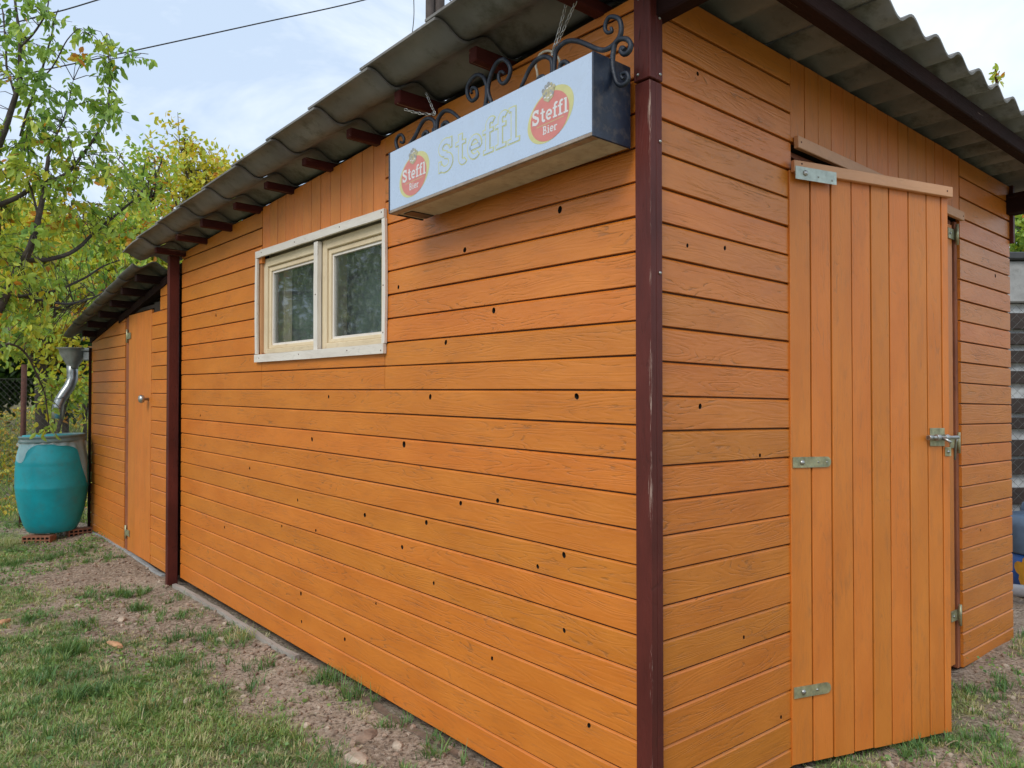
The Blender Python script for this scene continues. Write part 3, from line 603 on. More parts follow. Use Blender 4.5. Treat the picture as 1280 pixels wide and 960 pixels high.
# barrel bolt
quadbox(FD, .582, .652, 1.038, 1.100, .0005, .0035, bev=.001).build('bolt_plate', ZINC, leaf)
mb = MB()
mb.tube([FD(.556, 1.068, .016), FD(.700, 1.068, .016)], .0065, 12)
mb.tube([FD(.556, 1.068, .016), FD(.575, 1.068, .016)], .009, 12)
for x in (.592, .632): mb.tube([FD(x, 1.068, .016), FD(x + .018, 1.068, .016)], .011, 12)
mb.tube([FD(.618, 1.068, .020), FD(.622, 1.060, .036), FD(.630, 1.052, .044)], .005, 8)
mb.build('barrel_bolt', STEEL, leaf)
quadbox(FD, .655, .684, 1.003, 1.034, .0005, .003, bev=.0008).build('staple_plate', ZINC, leaf)
mb = MB(); mb.lathe(FD(.668, 1.018, .003), [(.006, -.001), (.005, .003), (.0001, .004)], 12, axis=(vd, ZZ, nd)); mb.tube([FD(.699, 1.066, .012), FD(.705, 1.05, .004), FD(.706, .99, -.002)], .004, 8)
mb.build('padlock_staple', STEEL, leaf)
# closed leaf
mb = MB(); mb.box(FR, 1.36, 2.03, .20, .28, -.075, -.045); mb.box(FR, 1.36, 2.03, 1.7, 1.78, -.075, -.045)
rleaf = mb.build('closed_door_leaf', ORANGE_V, shed)
for i in range(8):
    w = .685 / 8; board(FR, .075, 1.955, 1.365 + i * w, 1.365 + (i + 1) * w, rleaf, ORANGE_V, vertical=True, base=-.012, gap=.004, cham=.0035)
for c_ in (1.915, 1.02, .285):
    mb = MB(); mb.tube([FR(2.058, c_ - .045, .004), FR(2.058, c_ + .045, .004)], .0065, 10)
    mb.box(FR, 1.99, 2.056, c_ - .022, c_ + .022, -.011, -.006); mb.box(FR, 2.06, 2.075, c_ - .03, c_ + .03, -.006, .001)
    mb.build('hinge', ZINC, rleaf)
mb = MB(); mb.lathe(FR(2.01, 1.915, -.006), [(.006, 0), (.005, .004), (.0001, .005)], 12, axis=(VV, ZZ, -UU)); mb.lathe(FR(2.01, .285, -.006), [(.006, 0), (.005, .004), (.0001, .005)], 12, axis=(VV, ZZ, -UU)); mb.build('bolt', STEEL, rleaf)
mb = MB(); off = random.uniform(0, 30)
mb.box(FR, 2.070, 2.0985, .05, 1.977, -.10, -.010, gm='y', bev=.003); mb.box(FR, .697, .72, .05, 1.977, -.12, -.03, gm='y', bev=.003); mb.box(FR, .72, 2.05, 1.962, 1.977, -.12, -.02)
mb.build('door_jamb', JAMB, shed)

# --- roof: plates, purlins, outer beam and short overlapping corrugated sheets
mb = MB()
mb.box(lambda a, b, c: P(a, b, c + RB(a)), -.33, 3.86, .006, .052, -.1145, -.0545, bev=.004)
mb.box(lambda a, b, c: P(a, b, c + RB(a)), -.33, 3.86, 2.70, 2.775, -.150, -.0545, bev=.004)
roof = mb.build('roof', BEAM, shed)
mb = MB(); mb.box(P, -.245, -.195, -.20, 3.05, 2.2165, 2.2755, gm='y', bev=.004)
mb.build('outer_beam', BEAM, roof)
PA = [.17] + [.565 + .385 * i for i in range(9)]
for i, a0 in enumerate(PA):
    mb = MB(); e = -.150 + random.uniform(-.025, .022); tw = random.uniform(-.012, .012); ph_ = random.uniform(.034, .048)
    mb.box(lambda a, b, c: P(a + tw * b, b, c + RB(a0)), a0 - .018, a0 + .018, e, 3.0, -ph_, -.002, gm='y', bev=.004)
    mb.build('purlin', REDPURLIN, roof)
PH = -.255
def wave(b, amp, per=.18): return amp * (.5 + .5 * math.cos(2 * PI * (b - PH) / per))
def sheet(fnz, a0, a1, b0, b1, parent, amp=.038, th=.0080, curl=0.0, mat=None):
    mb = MB(); nb = max(6, int((b1 - b0) / .015)); na = 3; vs = []; fs = []
    j0, j1, sk = random.uniform(-.004, .004), random.uniform(-.004, .004), random.uniform(-.006, .006)
    for side in (0, 1):
        for i in range(na + 1):
            a = a0 + (a1 - a0) * i / na
            for j in range(nb + 1):
                b = b0 + (b1 - b0) * j / nb
                z = fnz(a) + wave(b, amp) + (j0 + (j1 - j0) * i / na) * .5 + side * th + .0120 * i / na
                if curl: z -= curl * (i / na) ** 2 * (1 if b < .1 else .3)
                vs.append(P(a + sk * (b - b0), b, z))
    N = (na + 1) * (nb + 1); q = nb + 1
    for i in range(na):
        for j in range(nb):
            k0 = i * q + j; fs.append((k0, k0 + 1, k0 + q + 1, k0 + q)); fs.append((N + k0, N + k0 + q, N + k0 + q + 1, N + k0 + 1))
    for j in range(nb):
        fs.append((j, N + j, N + j + 1, j + 1)); kk = na * q + j; fs.append((kk, kk + 1, N + kk + 1, N + kk))
    for i in range(na):
        kk = i * q; fs.append((kk, kk + q, N + kk + q, N + kk)); kk = i * q + nb; fs.append((kk, N + kk, N + kk + q, kk + q))
    mb.add(vs, fs); mb.sm = [i < 2 * na * nb for i in range(len(fs))]
    return mb.build('corrugated_sheet', mat or SHEET, parent)
rows = [(-.315, .185 + .045)] + [(.185 + .385 * i - .005, .185 + .385 * (i + 1) + .045) for i in range(10)]
for i, (a0, a1) in enumerate(rows):
    for (b0, b1) in ((-.27, .645), (.645, 1.545), (1.545, 2.445), (2.445, 3.03)):
        if i == 10 and False: continue
        sheet(RB, a0, min(a1, 4.0), b0 + (0 if b0 < 0 else .002), b1, roof, curl=.03 if i == 10 else 0)

# ================================================================== LIGHT-BOX SIGN
def FS(u, v, d): return P(.983 - u, -d, 1.799 + .0295 * u + v)
sign = thing('lightbox_sign', FS(.469, 0, .1), 'white light box sign with two red oval beer logos hanging on chains under the eave', 'sign')
SW, SH = .938, .203
mb = MB(); mb.box(FS, .003, SW - .001, .0, .004, .028, .158); mb.box(FS, .003, SW - .001, SH - .004, SH, .028, .158, mi=0); mb.box(FS, .003, SW - .001, .004, SH - .004, .026, .030)
mb.box(FS, .10, SW - .001, -.004, -.0005, .030, .135, bev=.001)
mb.build('case', ALU, sign)
mb = MB(); mb.box(FS, .0, SW, -.003, .006, .1585, .1635, bev=.001); mb.box(FS, .0, SW, -.004, -.0045 + .004, .136, .1582); mb.build('edge_trim', ALUEDGE, sign)
face = quadbox(FS, .0, SW, .0065, SH + .001, .1585, .162, bev=.001).build('front_panel', FACE, sign)
mb = MB(); mb.box(FS, SW + .0005, SW + .006, -.006, SH + .002, .024, .165, bev=.002); mb.build('end_plate', NAVY, sign)
mb = MB(); mb.box(FS, -.006, -.0005, -.004, SH + .002, .024, .165, bev=.002); mb.box(FS, .02, .07, -.003, .002, .03, .12); mb.build('end_plate', NAVY, sign)
# --- printed lettering: slab-serif strokes laid on the panel as thin prints
def _arc(cx, cy, rx, ry, a0, a1, n=10): return [(cx + rx * math.cos(math.radians(a0 + (a1 - a0) * i / n)), cy + ry * math.sin(math.radians(a0 + (a1 - a0) * i / n))) for i in range(n + 1)]
# each glyph: advance, [(polyline, width)]
GL = {
 'S': (.80, [(_arc(.36, .735, .235, .19, 20, 270, 12) + _arc(.36, .265, .25, .21, 90, -160, 12)[0:], .17), ([(.60, .98), (.60, .68)], .09), ([(.10, .02), (.10, .34)], .09)]),
 't': (.52, [([(.24, .92), (.24, .22)] + _arc(.36, .20, .12, .14, 180, 320, 6), .15), ([(.04, .66), (.46, .66)], .10)]),
 'e': (.68, [([(.12, .36), (.56, .36)] + _arc(.34, .36, .23, .29, 0, 310, 16), .13)]),
 'f': (.50, [([(.21, .02), (.21, .78)] + _arc(.34, .80, .13, .14, 180, 40, 6), .15), ([(.02, .64), (.42, .64)], .10), ([(.04, .05), (.42, .05)], .10)]),
 'l': (.44, [([(.22, .05), (.22, .98)], .16), ([(.02, .05), (.43, .05)], .10), ([(.06, .94), (.24, .94)], .10)]),
 'B': (.72, [([(.16, .04), (.16, .96)], .15), ([(.04, .05), (.36, .05)] + _arc(.36, .27, .20, .22, -90, 90, 8) + [(.16, .50)], .12), ([(.04, .95), (.34, .95)] + _arc(.34, .73, .17, .22, 90, -90, 8) + [(.16, .50)], .12)]),
 'i': (.38, [([(.19, .04), (.19, .66)], .14), ([(.03, .05), (.36, .05)], .09), ([(.05, .63), (.19, .63)], .09), ([(.19, .80), (.19, .93)], .15)]),
 'r': (.52, [([(.16, .04), (.16, .66)], .14), ([(.02, .05), (.34, .05)], .09), ([(.04, .63), (.16, .63)], .09), ([(.16, .46)] + _arc(.36, .46, .16, .16, 150, 30, 5), .12)]),
}
def ribbon(pl, w, ext=0.0):
    pts = [Vector((x, y)) for x, y in pl]
    q = [pts[0]]
    for p in pts[1:]:
        if (p - q[-1]).length > 1e-4: q.append(p)
    pts = q; d0 = (pts[1] - pts[0]).normalized(); d1 = (pts[-1] - pts[-2]).normalized()
    pts[0] = pts[0] - d0 * ext; pts[-1] = pts[-1] + d1 * ext
    L = []; R = []
    for i, p in enumerate(pts):
        t = (pts[min(i + 1, len(pts) - 1)] - pts[max(i - 1, 0)]).normalized(); n_ = Vector((-t.y, t.x)); L.append(p + n_ * w / 2); R.append(p - n_ * w / 2)
    return L, R
def text(word, u0, v0, h, d, mat, name, parent, sx=1.0, fat=0.0, skew=0.0):
    mb = MB(); u = 0; lay = 0
    for ch in word:
        adv, strokes = GL[ch]
        for pl, w in strokes:
            L, R = ribbon(pl, w + 2 * fat, fat); m = len(L); lay += 1; dd = d + (lay % 4) * .00005
            vs = [FS(u0 + (u + p.x) * h * sx, v0 + p.y * h + skew * (u + p.x) * h, dd) for p in L + R]
            mb.add(vs, [(i, i + 1, m + i + 1, m + i) for i in range(m - 1)])
        u += adv
    return mb.build(name, mat, parent), u * h * sx
def disc(u, v, ru, rv, d, mat, name, parent, rot=0.0, n=40):
    mb = MB(); c_, s_ = math.cos(rot), math.sin(rot)
    vs = [FS(u + ru * math.cos(t) * c_ - rv * math.sin(t) * s_, v + ru * math.cos(t) * s_ + rv * math.sin(t) * c_, d) for t in np.linspace(0, 2 * PI, n, endpoint=False)]
    mb.add(vs, [tuple(range(n))]); return mb.build(name, mat, parent)
for uc in (.147, .787):
    vc = .094; D = .1623
    e1 = disc(uc + .001, vc + .000, .090, .0655, D, PYEL, 'logo_halo', face, math.radians(20))
    disc(uc - .001, vc - .003, .0735, .0625, D + .0003, PRED, 'logo_oval', face, math.radians(8))
    text('Steffl', uc - .068, vc - .012, .039, D + .0006, PWHITE, 'logo_word', face, sx=1.02, fat=.01)
    text('Bier', uc - .026, vc - .046, .0215, D + .0006, PWHITE, 'logo_word', face, sx=1.1, fat=.01)
    mb = MB(); mb.add([FS(uc - .050, vc - .020, D + .0006), FS(uc + .052, vc - .018, D + .0006), FS(uc + .052, vc - .0195, D + .0006), FS(uc - .050, vc - .0215, D + .0006)], [(0, 1, 2, 3)]); mb.build('logo_line', PYEL, face)
    # small crest with a crown above the word
    mb = MB(); cu, cv = uc - .004, vc + .054
    rr = random.Random(3)
    mb.add([FS(cu + x, cv + y, D + .0009) for x, y in ((-.024, .012), (-.018, -.010), (0, -.020), (.018, -.010), (.024, .012), (.010, .018), (0, .022), (-.010, .018))], [tuple(range(8))], None, 0)
    for x, y, r in [(-.020, .016, .006), (-.010, .024, .0055), (0, .028, .006), (.010, .024, .0055), (.020, .016, .006), (-.016, 0, .005), (.016, 0, .005), (0, .010, .006), (-.008, .006, .004), (.009, .007, .004)]:
        n = 8; mb.add([FS(cu + x + r * math.cos(t), cv + y + r * math.sin(t), D + .0011 + r * .01) for t in np.linspace(0, 2 * PI, n, endpoint=False)], [tuple(range(n))], None, 1 if rr.random() < .6 else 0)
    for x, y in [(-.012, -.004), (0, -.008), (.010, -.004), (-.004, .018), (.006, .020)]:
        mb.add([FS(cu + x - .004, cv + y - .002, D + .0013), FS(cu + x + .004, cv + y - .002, D + .0013), FS(cu + x + .004, cv + y + .002, D + .0013), FS(cu + x - .004, cv + y + .002, D + .0013)], [(0, 1, 2, 3)], None, 2)
    mb.build('logo_crest', [PGOLD, PGREY, PWHITE], face)
text('Steffl', .283, .062, .099, .1623, PLINE, 'outline_word', face, sx=1.13, fat=.030)
text('Steffl', .283, .062, .099, .1630, FACE, 'outline_word_fill', face, sx=1.13, fat=-.005)

# --- wrought iron scrolls on top and their chains
def IR(pts, d=.095): return [P(a, -d, c) for a, c in pts]
def spl(pts, n=5):
    pts = [Vector(p) for p in pts]; out = []
    for i in range(len(pts) - 1):
        p0, p1, p2, p3 = pts[max(i - 1, 0)], pts[i], pts[i + 1], pts[min(i + 2, len(pts) - 1)]
        for j in range(n):
            t = j / n; out.append(0.5 * ((2 * p1) + (p2 - p0) * t + (2 * p0 - 5 * p1 + 4 * p2 - p3) * t * t + (-p0 + 3 * p1 - 3 * p2 + p3) * t ** 3))
    out.append(pts[-1]); return out
SC = {
 'R1': [(0.249, 2.030), (0.249, 2.068), (0.247, 2.097), (0.239, 2.122), (0.204, 2.132), (0.166, 2.121), (0.13, 2.1), (0.094, 2.076), (0.066, 2.063), (0.038, 2.064), (0.015, 2.077), (0.009, 2.098), (0.015, 2.121), (0.032, 2.135), (0.049, 2.14), (0.06, 2.131), (0.063, 2.115), (0.054, 2.103), (0.04, 2.101), (0.043, 2.112)],
 'R2': [(-0.002, 2.04), (0.007, 2.048), (0.009, 2.039), (-0.003, 2.029), (-0.017, 2.033), (-0.021, 2.048), (-0.009, 2.064), (0.013, 2.072), (0.029, 2.067), (0.036, 2.044), (0.038, 2.016), (0.032, 1.989), (0.024, 1.967), (0.01, 1.956), (-0.006, 1.956), (-0.014, 1.966), (-0.009, 1.98), (0.005, 1.984), (0.01, 1.978), (0.002, 1.969)],
 'R3': [(0.262, 2.03), (0.256, 2.07), (0.257, 2.091), (0.265, 2.107), (0.288, 2.12), (0.319, 2.121), (0.347, 2.107), (0.368, 2.085), (0.39, 2.058), (0.415, 2.02)],
 'M1': [(0.500, 2.01), (0.517, 2.054), (0.531, 2.083), (0.536, 2.102), (0.531, 2.125), (0.517, 2.15), (0.494, 2.17), (0.466, 2.171), (0.443, 2.153), (0.432, 2.129), (0.443, 2.106), (0.466, 2.1), (0.484, 2.116), (0.484, 2.134), (0.471, 2.137), (0.459, 2.126)],
 'M2': [(0.562, 2.01), (0.551, 2.052), (0.543, 2.079), (0.541, 2.097), (0.543, 2.119), (0.56, 2.149), (0.59, 2.164), (0.62, 2.158), (0.638, 2.139), (0.635, 2.113), (0.615, 2.092), (0.59, 2.097), (0.592, 2.119), (0.61, 2.132), (0.62, 2.124), (0.615, 2.116)],
 'L1': [(0.806, 2.01), (0.804, 2.049), (0.797, 2.082), (0.771, 2.099), (0.741, 2.097), (0.705, 2.076), (0.67, 2.045), (.645, 2.015)],
 'L2': [(0.818, 2.01), (0.816, 2.049), (0.814, 2.077), (0.839, 2.098), (0.874, 2.103), (0.902, 2.088), (0.934, 2.06), (0.98, 2.035), (1.005, 2.028), (1.035, 2.038), (1.053, 2.071), (1.04, 2.089), (1.018, 2.09), (1.001, 2.072), (1.005, 2.059), (1.023, 2.065)],
 'L4': [(0.884, 2.02), (0.884, 2.045), (0.876, 2.058), (0.862, 2.060), (0.854, 2.05), (0.864, 2.041)], 'L5': [(0.735, 2.02), (0.735, 2.045), (0.750, 2.062), (0.768, 2.060), (0.774, 2.048), (0.762, 2.042)],
 'R4': [(0.318, 2.02), (0.318, 2.055), (0.305, 2.068), (0.290, 2.064), (0.285, 2.052), (0.296, 2.046)], 'R5': [(0.188, 2.02), (0.188, 2.055), (0.205, 2.078), (0.222, 2.078), (0.228, 2.062), (0.214, 2.055)]}
for kx, pts in SC.items():
    mb = MB(); q = spl(IR(pts), 5); m = len(q); mb.tube(q, [.0067 * (1 - .35 * (max(0, i - m * .55) / (m * .45))) for i in range(m)], 8)
    mb.build('iron_scroll', IRON, sign)
for a_ in (.2535, .811, .535): quadbox(P, a_ - .010, a_ + .010, -.105, -.085, 1.99, 2.06, bev=.003).build('iron_collar', IRON, sign)
def chain(p0, p1, r=.0075, wire=.0014, sag=.0):
    mb = MB(); p0, p1 = Vector(p0), Vector(p1); L = (p1 - p0).length; n = int(L / (r * 2.0)); t = (p1 - p0).normalized(); e1 = t.orthogonal().normalized(); e2 = t.cross(e1)
    for i in range(n):
        f = (i + .5) / n; c_ = p0.lerp(p1, f) - ZZ * sag * math.sin(PI * f); s_ = e1 if i % 2 else e2
        pts = [c_ + t * (r * 1.25 * math.cos(a)) + s_ * (r * .55 * math.sin(a)) for a in np.linspace(0, 2 * PI, 9)]
        mb.tube(pts, wire, 5, cap=False)
    return mb.build('chain', STEEL, sign)
chain(P(.812, -.095, 2.105), P(.852, -.105, 2.185)); chain(P(.812, -.095, 2.105), P(.945, -.13, 2.150), sag=.006)
chain(P(.255, -.095, 2.115), P(.135, -.105, 2.245)); chain(P(.258, -.095, 2.115), P(.195, -.10, 2.235), sag=.004)
mb = MB(); mb.tube(spl([P(a, -.06, c) for a, c in [(0.352, 2.02), (0.354, 2.1), (0.361, 2.131), (0.343, 2.156), (0.305, 2.153), (0.272, 2.125), (0.262, 2.099), (.26, 2.03)]], 5), .0035, 8); mb.build('cable', CABLE, sign)

# ================================================================== LOWER SHED
low = thing('lean_to_shed', P(4.0, 0, 0), 'low orange plank shed with a narrow door, dropping away from the tall shed\'s left end', 'shed')
top2 = lambda a: 1.915 - .150 * (a - 4.05)
mb = MB()
for q in ((3.84, 4.345, .02, 1.80), (5.03, 6.11, .0, 1.60), (4.345, 5.03, 1.765, 1.79)): mb.box(FL, *q, -BACK - .001, -BACK - .035)
mb.box(P, 3.86, 6.08, 1.45, 1.50, 0, 1.5); mb.box(P, 6.06, 6.10, .03, 1.45, 0, 1.5)
lw = mb.build('front_wall', DARK, low)
for i in range(21):
    t1 = 1.918 - .0925 * i; t0 = t1 - .0925
    if t1 < .06: break
    s0 = 3.815
    board(FL, s0, 4.343 if t1 < 1.80 else 4.15, max(t0, .01), t1, lw)
for i in range(20):
    t0 = 1.627 - .0905 * i if i < 7 else 1.627 - .0905 * 6 - .0852 * (i - 6); t1 = t0 + (.0905 if i <= 6 else .0852)
    if t1 < .03: break
    board(FL, 5.03, 6.118, max(t0, .0), t1, lw, top=top2 if t1 > top2(6.1) - .01 else None)
board(FL, 5.03, 6.05, 1.7175, 1.80, lw, top=top2)
mb = MB(); mb.box(FL, 4.36, 4.90, .3, .38, -.05, -.022); mb.box(FL, 4.36, 4.90, 1.3, 1.38, -.05, -.022)
ldoor = mb.build('narrow_door', ORANGE_V, low)
for i in range(3):
    w = (4.925 - 4.348) / 3; board(FL, .012, 1.752, 4.348 + i * w, 4.348 + (i + 1) * w, ldoor, ORANGE_V, vertical=True, gap=.0008, cham=.0008, base=.001)
for c_ in (1.60, .14):
    mb = MB(); mb.tube([FL(4.955, c_ - .05, .006), FL(4.955, c_ + .05, .006)], .008, 10); mb.box(FL, 4.86, 4.95, c_ - .022, c_ + .022, .003, .008)
    mb.build('hinge', ZINC, ldoor)
mb = MB(); mb.lathe(FL(4.395, 1.135, .0), [(.010, 0), (.010, .03), (.024, .035), (.030, .05), (.022, .065), (.0001, .07)], 18, axis=(UU, ZZ, -VV)); mb.build('door_knob', STEEL, ldoor)
mb = MB(); mb.box(FL, 4.93, 5.026, .0, 1.76, -.04, -.006, gm='y'); mb.build('door_jamb', JAMB, low)
mb = MB(); mb.box(lambda a, b, c: P(a, b, c + top2(a)), 3.95, 5.2, -.008, .05, -.030, .02); mb.box(lambda a, b, c: P(a, b, c + top2(a)), 5.2, 6.15, -.012, .05, .004, .05)
roof2 = mb.build('roof', BEAM, low)
mb = MB(); mb.box(P, 6.119, 6.14, -.02, .0, .0, 1.56, gm='z'); mb.build('corner_strip', BEAM, low)
RB2 = lambda a: top2(a) + .060
for i in range(6):
    a0 = 4.16 + .352 * i; mb = MB(); mb.box(lambda a, b, c: P(a, b, c + RB2(a0)), a0 - .025, a0 + .025, -.13 + random.uniform(-.035, .03), 1.5, -.052, -.003, gm='y', bev=.004); mb.build('purlin', BEAM, roof2)
for i in range(6):
    a0 = 4.02 + .352 * i
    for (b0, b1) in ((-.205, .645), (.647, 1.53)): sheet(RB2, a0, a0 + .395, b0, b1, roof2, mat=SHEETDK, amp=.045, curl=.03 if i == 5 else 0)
# downspout with hopper at the far corner
ds = MB(); HP = at(95, 437, 6.75)
pr = [(.043, -.17), (.043, -.15), (.055, -.13), (.105, -.04), (.112, .0), (.135, .012), (.128, .014), (.108, .0), (.05, -.12)]
ds.lathe(HP + Vector((-.025, 0, 0)), [(r, z) for r, z in pr], 28)
hop = ds.build('rain_hopper', GALVDULL, low)
g = MB(); g.box(lambda x, y, z: HP + Vector((x, y, z)), -.02, .30, -.05, .05, -.015, .012, bev=.004); g.box(lambda x, y, z: HP + Vector((x, y, z)), .08, .26, -.04, .04, -.10, -.0155, bev=.01); g.build('gutter_end', GALVDULL, hop)
ds = MB(); q = [at(90.5, y, 6.75) for y in (455, 466, 474)] + [at(87, 483, 6.72), at(80, 493, 6.68), at(76, 499, 6.66), at(73, 506, 6.65), at(72, 514, 6.65), at(71.5, 523, 6.65)]
ds.tube(q, .044, 20)
dp = ds.build('downpipe', GALV, low)
ds = MB()
for x, y in ((76.5, 498), (74.5, 502), (73, 506.5), (72.3, 511)):
    c_ = at(x, y, 6.66); ds.lathe(c_ - Vector((0, 0, .006)), [(.044, 0), (.051, .006), (.044, .012)], 20, axis=(Vector((.95, 0, .25)), Vector((0, 1, 0)), Vector((-.25, 0, .95))))
ds.build('pipe_seam', GALV, dp)

# ================================================================== BARREL ON BRICKS
BZ = gh(-3.86, 6.35) + .066
BC = Vector((-3.86, 6.40, BZ))
def brick(c, ang, label, sl=(0.215, .11, .065)):
    t = thing('hollow_brick', c, label, 'brick', 'bricks under the barrel'); ca, sa = math.cos(ang), math.sin(ang)
    fn = lambda x, y, z: Vector(c) + Vector((x * ca - y * sa, x * sa + y * ca, z))
    L, Wd, H = sl; mb = MB()
    mb.box(fn, -L / 2, L / 2, Wd / 2 - .008, Wd / 2, 0, H); mb.box(fn, -L / 2 + .008, L / 2 - .008, -Wd / 2 + .012, Wd / 2 - .008, .006, H - .006, mi=1)
    for z0 in (0, H / 2 - .004, H - .009): mb.box(fn, -L / 2, L / 2, -Wd / 2, Wd / 2 - .008, z0, z0 + .009)
    for i in range(7):
        x = -L / 2 + (L - .009) * i / 6
        for z0, z1 in ((.009, H / 2 - .004), (H / 2 + .005, H - .009)): mb.box(fn, x, x + .009, -Wd / 2, Wd / 2 - .008, z0, z1)
    mb.build('brick_body', [BRICK, HOLE], t); return t
brick(BC + Vector((.0, -.17, -.075)), .10, 'red hollow brick, the nearer one showing its holes under the barrel')
brick(BC + Vector((.19, .10, -.062)), .75, 'pale red brick at the wall side under the barrel, half hidden by weeds')
bar = thing('water_barrel', BC, 'teal plastic rain barrel with a lid and torn film, standing on bricks', 'barrel')
prof = [(_r * .885, _z) for _r, _z in [(.0, .0), (.185, .0), (.205, .012), (.235, .07), (.268, .17), (.290, .28), (.300, .36), (.3035, .372), (.3035, .382), (.302, .392), (.303, .46), (.300, .55), (.2985, .562), (.3005, .572), (.295, .60), (.282, .67), (.262, .735), (.248, .775), (.245, .80), (.0, .80)]]
ax = (Vector((1, 0, 0)), Vector((0, 1, 0)), Vector((0, 0, 1)))
mb = MB(); mb.lathe(BC, prof, 56); mb.build('drum', TEAL, bar)
tl = (Vector((1, 0, .03)), Vector((0, 1, .02)), Vector((-.03, -.02, 1)))
mb = MB(); mb.lathe(BC + Vector((0, 0, .755)), [(_r * .885, _z) for _r, _z in [(.262, -.010), (.276, -.006), (.279, .006), (.270, .014), (.268, .030), (.276, .034), (.276, .044), (.262, .048), (.25, .040), (.0, .036)]], 48, axis=tl); mb.build('lid', LID, bar)
mb = MB(); n = 96; vs = []; rows_ = 9
def br_(z):
    for (r0, z0), (r1, z1) in zip(prof[:-1], prof[1:]):
        if z0 <= z <= z1 and z1 > z0: return r0 + (r1 - r0) * (z - z0) / (z1 - z0)
    return .25
for i in range(n):
    t = 2 * PI * i / n; fx = noise.noise(Vector((math.cos(t) * 1.6, math.sin(t) * 1.6, 4)))
    ln = .030 + .05 * max(0, fx * 1.8) + .30 * math.exp(-(((math.degrees(t) - 2 + 180) % 360 - 180) / 12.0) ** 2) + .15 * math.exp(-(((math.degrees(t) - 246 + 180) % 360 - 180) / 15.0) ** 2)
    for j in range(rows_):
        z = .765 - ln * j / (rows_ - 1); r = br_(z) + .004 + .012 * (j / 8) * (1 + math.sin(t * 17 + 3 * fx)) + (.018 if j < 2 else 0) * (1 - j / 2)
        vs.append(BC + Vector((math.cos(t) * r, math.sin(t) * r, z)))
mb.add(vs, [(i * rows_ + j, ((i + 1) % n) * rows_ + j, ((i + 1) % n) * rows_ + j + 1, i * rows_ + j + 1) for i in range(n) for j in range(rows_ - 1)], None, 0, True)
mb.build('torn_film', FILM, bar)

# ================================================================== FENCES, WALL, POLES
fence = thing('chain_link_fence', Vector((-4.4, 7.05, 0)), 'rusty post and sagging chain link mesh fence behind the teal barrel', 'fence')
def gz(x, y): return gh(x, y)
mb = MB(); p = at(28, 560, 6.95); mb.tube([Vector((p.x, p.y, gz(p.x, p.y) - .05)), Vector((p.x + .01, p.y, 1.47))], .024, 10); mb.build('post', RUST, fence)
mb = MB(); mb.tube([Vector((-6.6, 7.1, 0)), Vector((-6.6, 7.1, 1.45))], .024, 10); mb.build('post', RUST, fence)
mb = MB(); cell = .055; X0, X1, Z0, Z1 = -6.9, -3.25, .04, 1.36
def fy(x, z): return 7.02 + .02 * math.sin(x * 3 + z * 2)
nxc = int((X1 - X0) / cell); nzc = int((Z1 - Z0) / cell)
for s_ in (1, -1):
    for i in range(-nzc, nxc + nzc):
        pts = []
        for j in range(nzc + 1):
            x = X0 + (i + s_ * j) * cell; z = Z0 + j * cell
            if X0 <= x <= X1: pts.append(Vector((x, fy(x, z) + (.002 * s_ if j % 2 else -.002 * s_), z + .02 * math.sin(x * 1.7))))
        if len(pts) > 1: mb.tube(pts, .0013, 3, cap=False)
for z in (.05, .7, 1.36): mb.tube([Vector((x, fy(x, z) - .004, z + .02 * math.sin(x * 1.7))) for x in np.linspace(X0, X1, 14)], .0017, 4, cap=False)
mb.build('wire_mesh', WIRE, fence, kind='stuff')

rw = thing('slatted_fence', Vector((4.6, 5.7, 0)), 'grey rendered wall over brown slats and pale panels at the right edge', 'fence')
fw = lambda x, y, z: Vector((3.2 + x, 6.15 + y, z))
mb = MB(); mb.box(fw, 0, 3.5, .02, .12, .0, 1.93); mb.build('pale_backing', PALEPANEL, rw)
mb = MB(); mb.box(fw, 0, 3.5, -.05, .12, 1.935, 2.27, bev=.01); mb.build('rendered_panel', CONC, rw)
mb = MB(); mb.box(fw, -.05, 3.55, -.10, .17, 2.275, 2.335, bev=.01); mb.build('coping', CONCDARK, rw)
zz = 1.86
for i, (h_, gp) in enumerate([(.13, .035), (.09, .05), (.10, .06), (.10, .13), (.12, .035), (.09, .095), (.13, .03), (.12, .11), (.13, .05), (.10, .10), (.14, .05), (.12, .05)]):
    if zz - h_ < 0.02: break
    mb = MB(); tl_ = random.uniform(-.012, .012); mb.box(lambda x, y, z: fw(x, y, z + tl_ * x), 0, 3.4, -.03, .015, zz - h_, zz, bev=.004); mb.build('slat', DARKBOARD, rw); zz -= h_ + gp
mb = MB()
for s_ in (1, -1):
    for i in range(-24, 40):
        pts = [Vector((3.3 + (i + s_ * j) * .07, 5.6, .1 + j * .07)) for j in range(26) if 3.3 <= 3.3 + (i + s_ * j) * .07 <= 5.5]
        if len(pts) > 1: mb.tube(pts, .0014, 3, cap=False)
rm = thing('wire_mesh_fence', Vector((4.4, 5.6, 0)), 'wire mesh fence standing in front of the brown slats at the right edge', 'fence'); mb.build('wire_mesh', WIRE, rm, kind='stuff')
mb = MB(); mb.tube([Vector((5.5, 5.6, -.02)), Vector((5.5, 5.6, 1.95))], .02, 10); mb.build('post', RUST, rm)
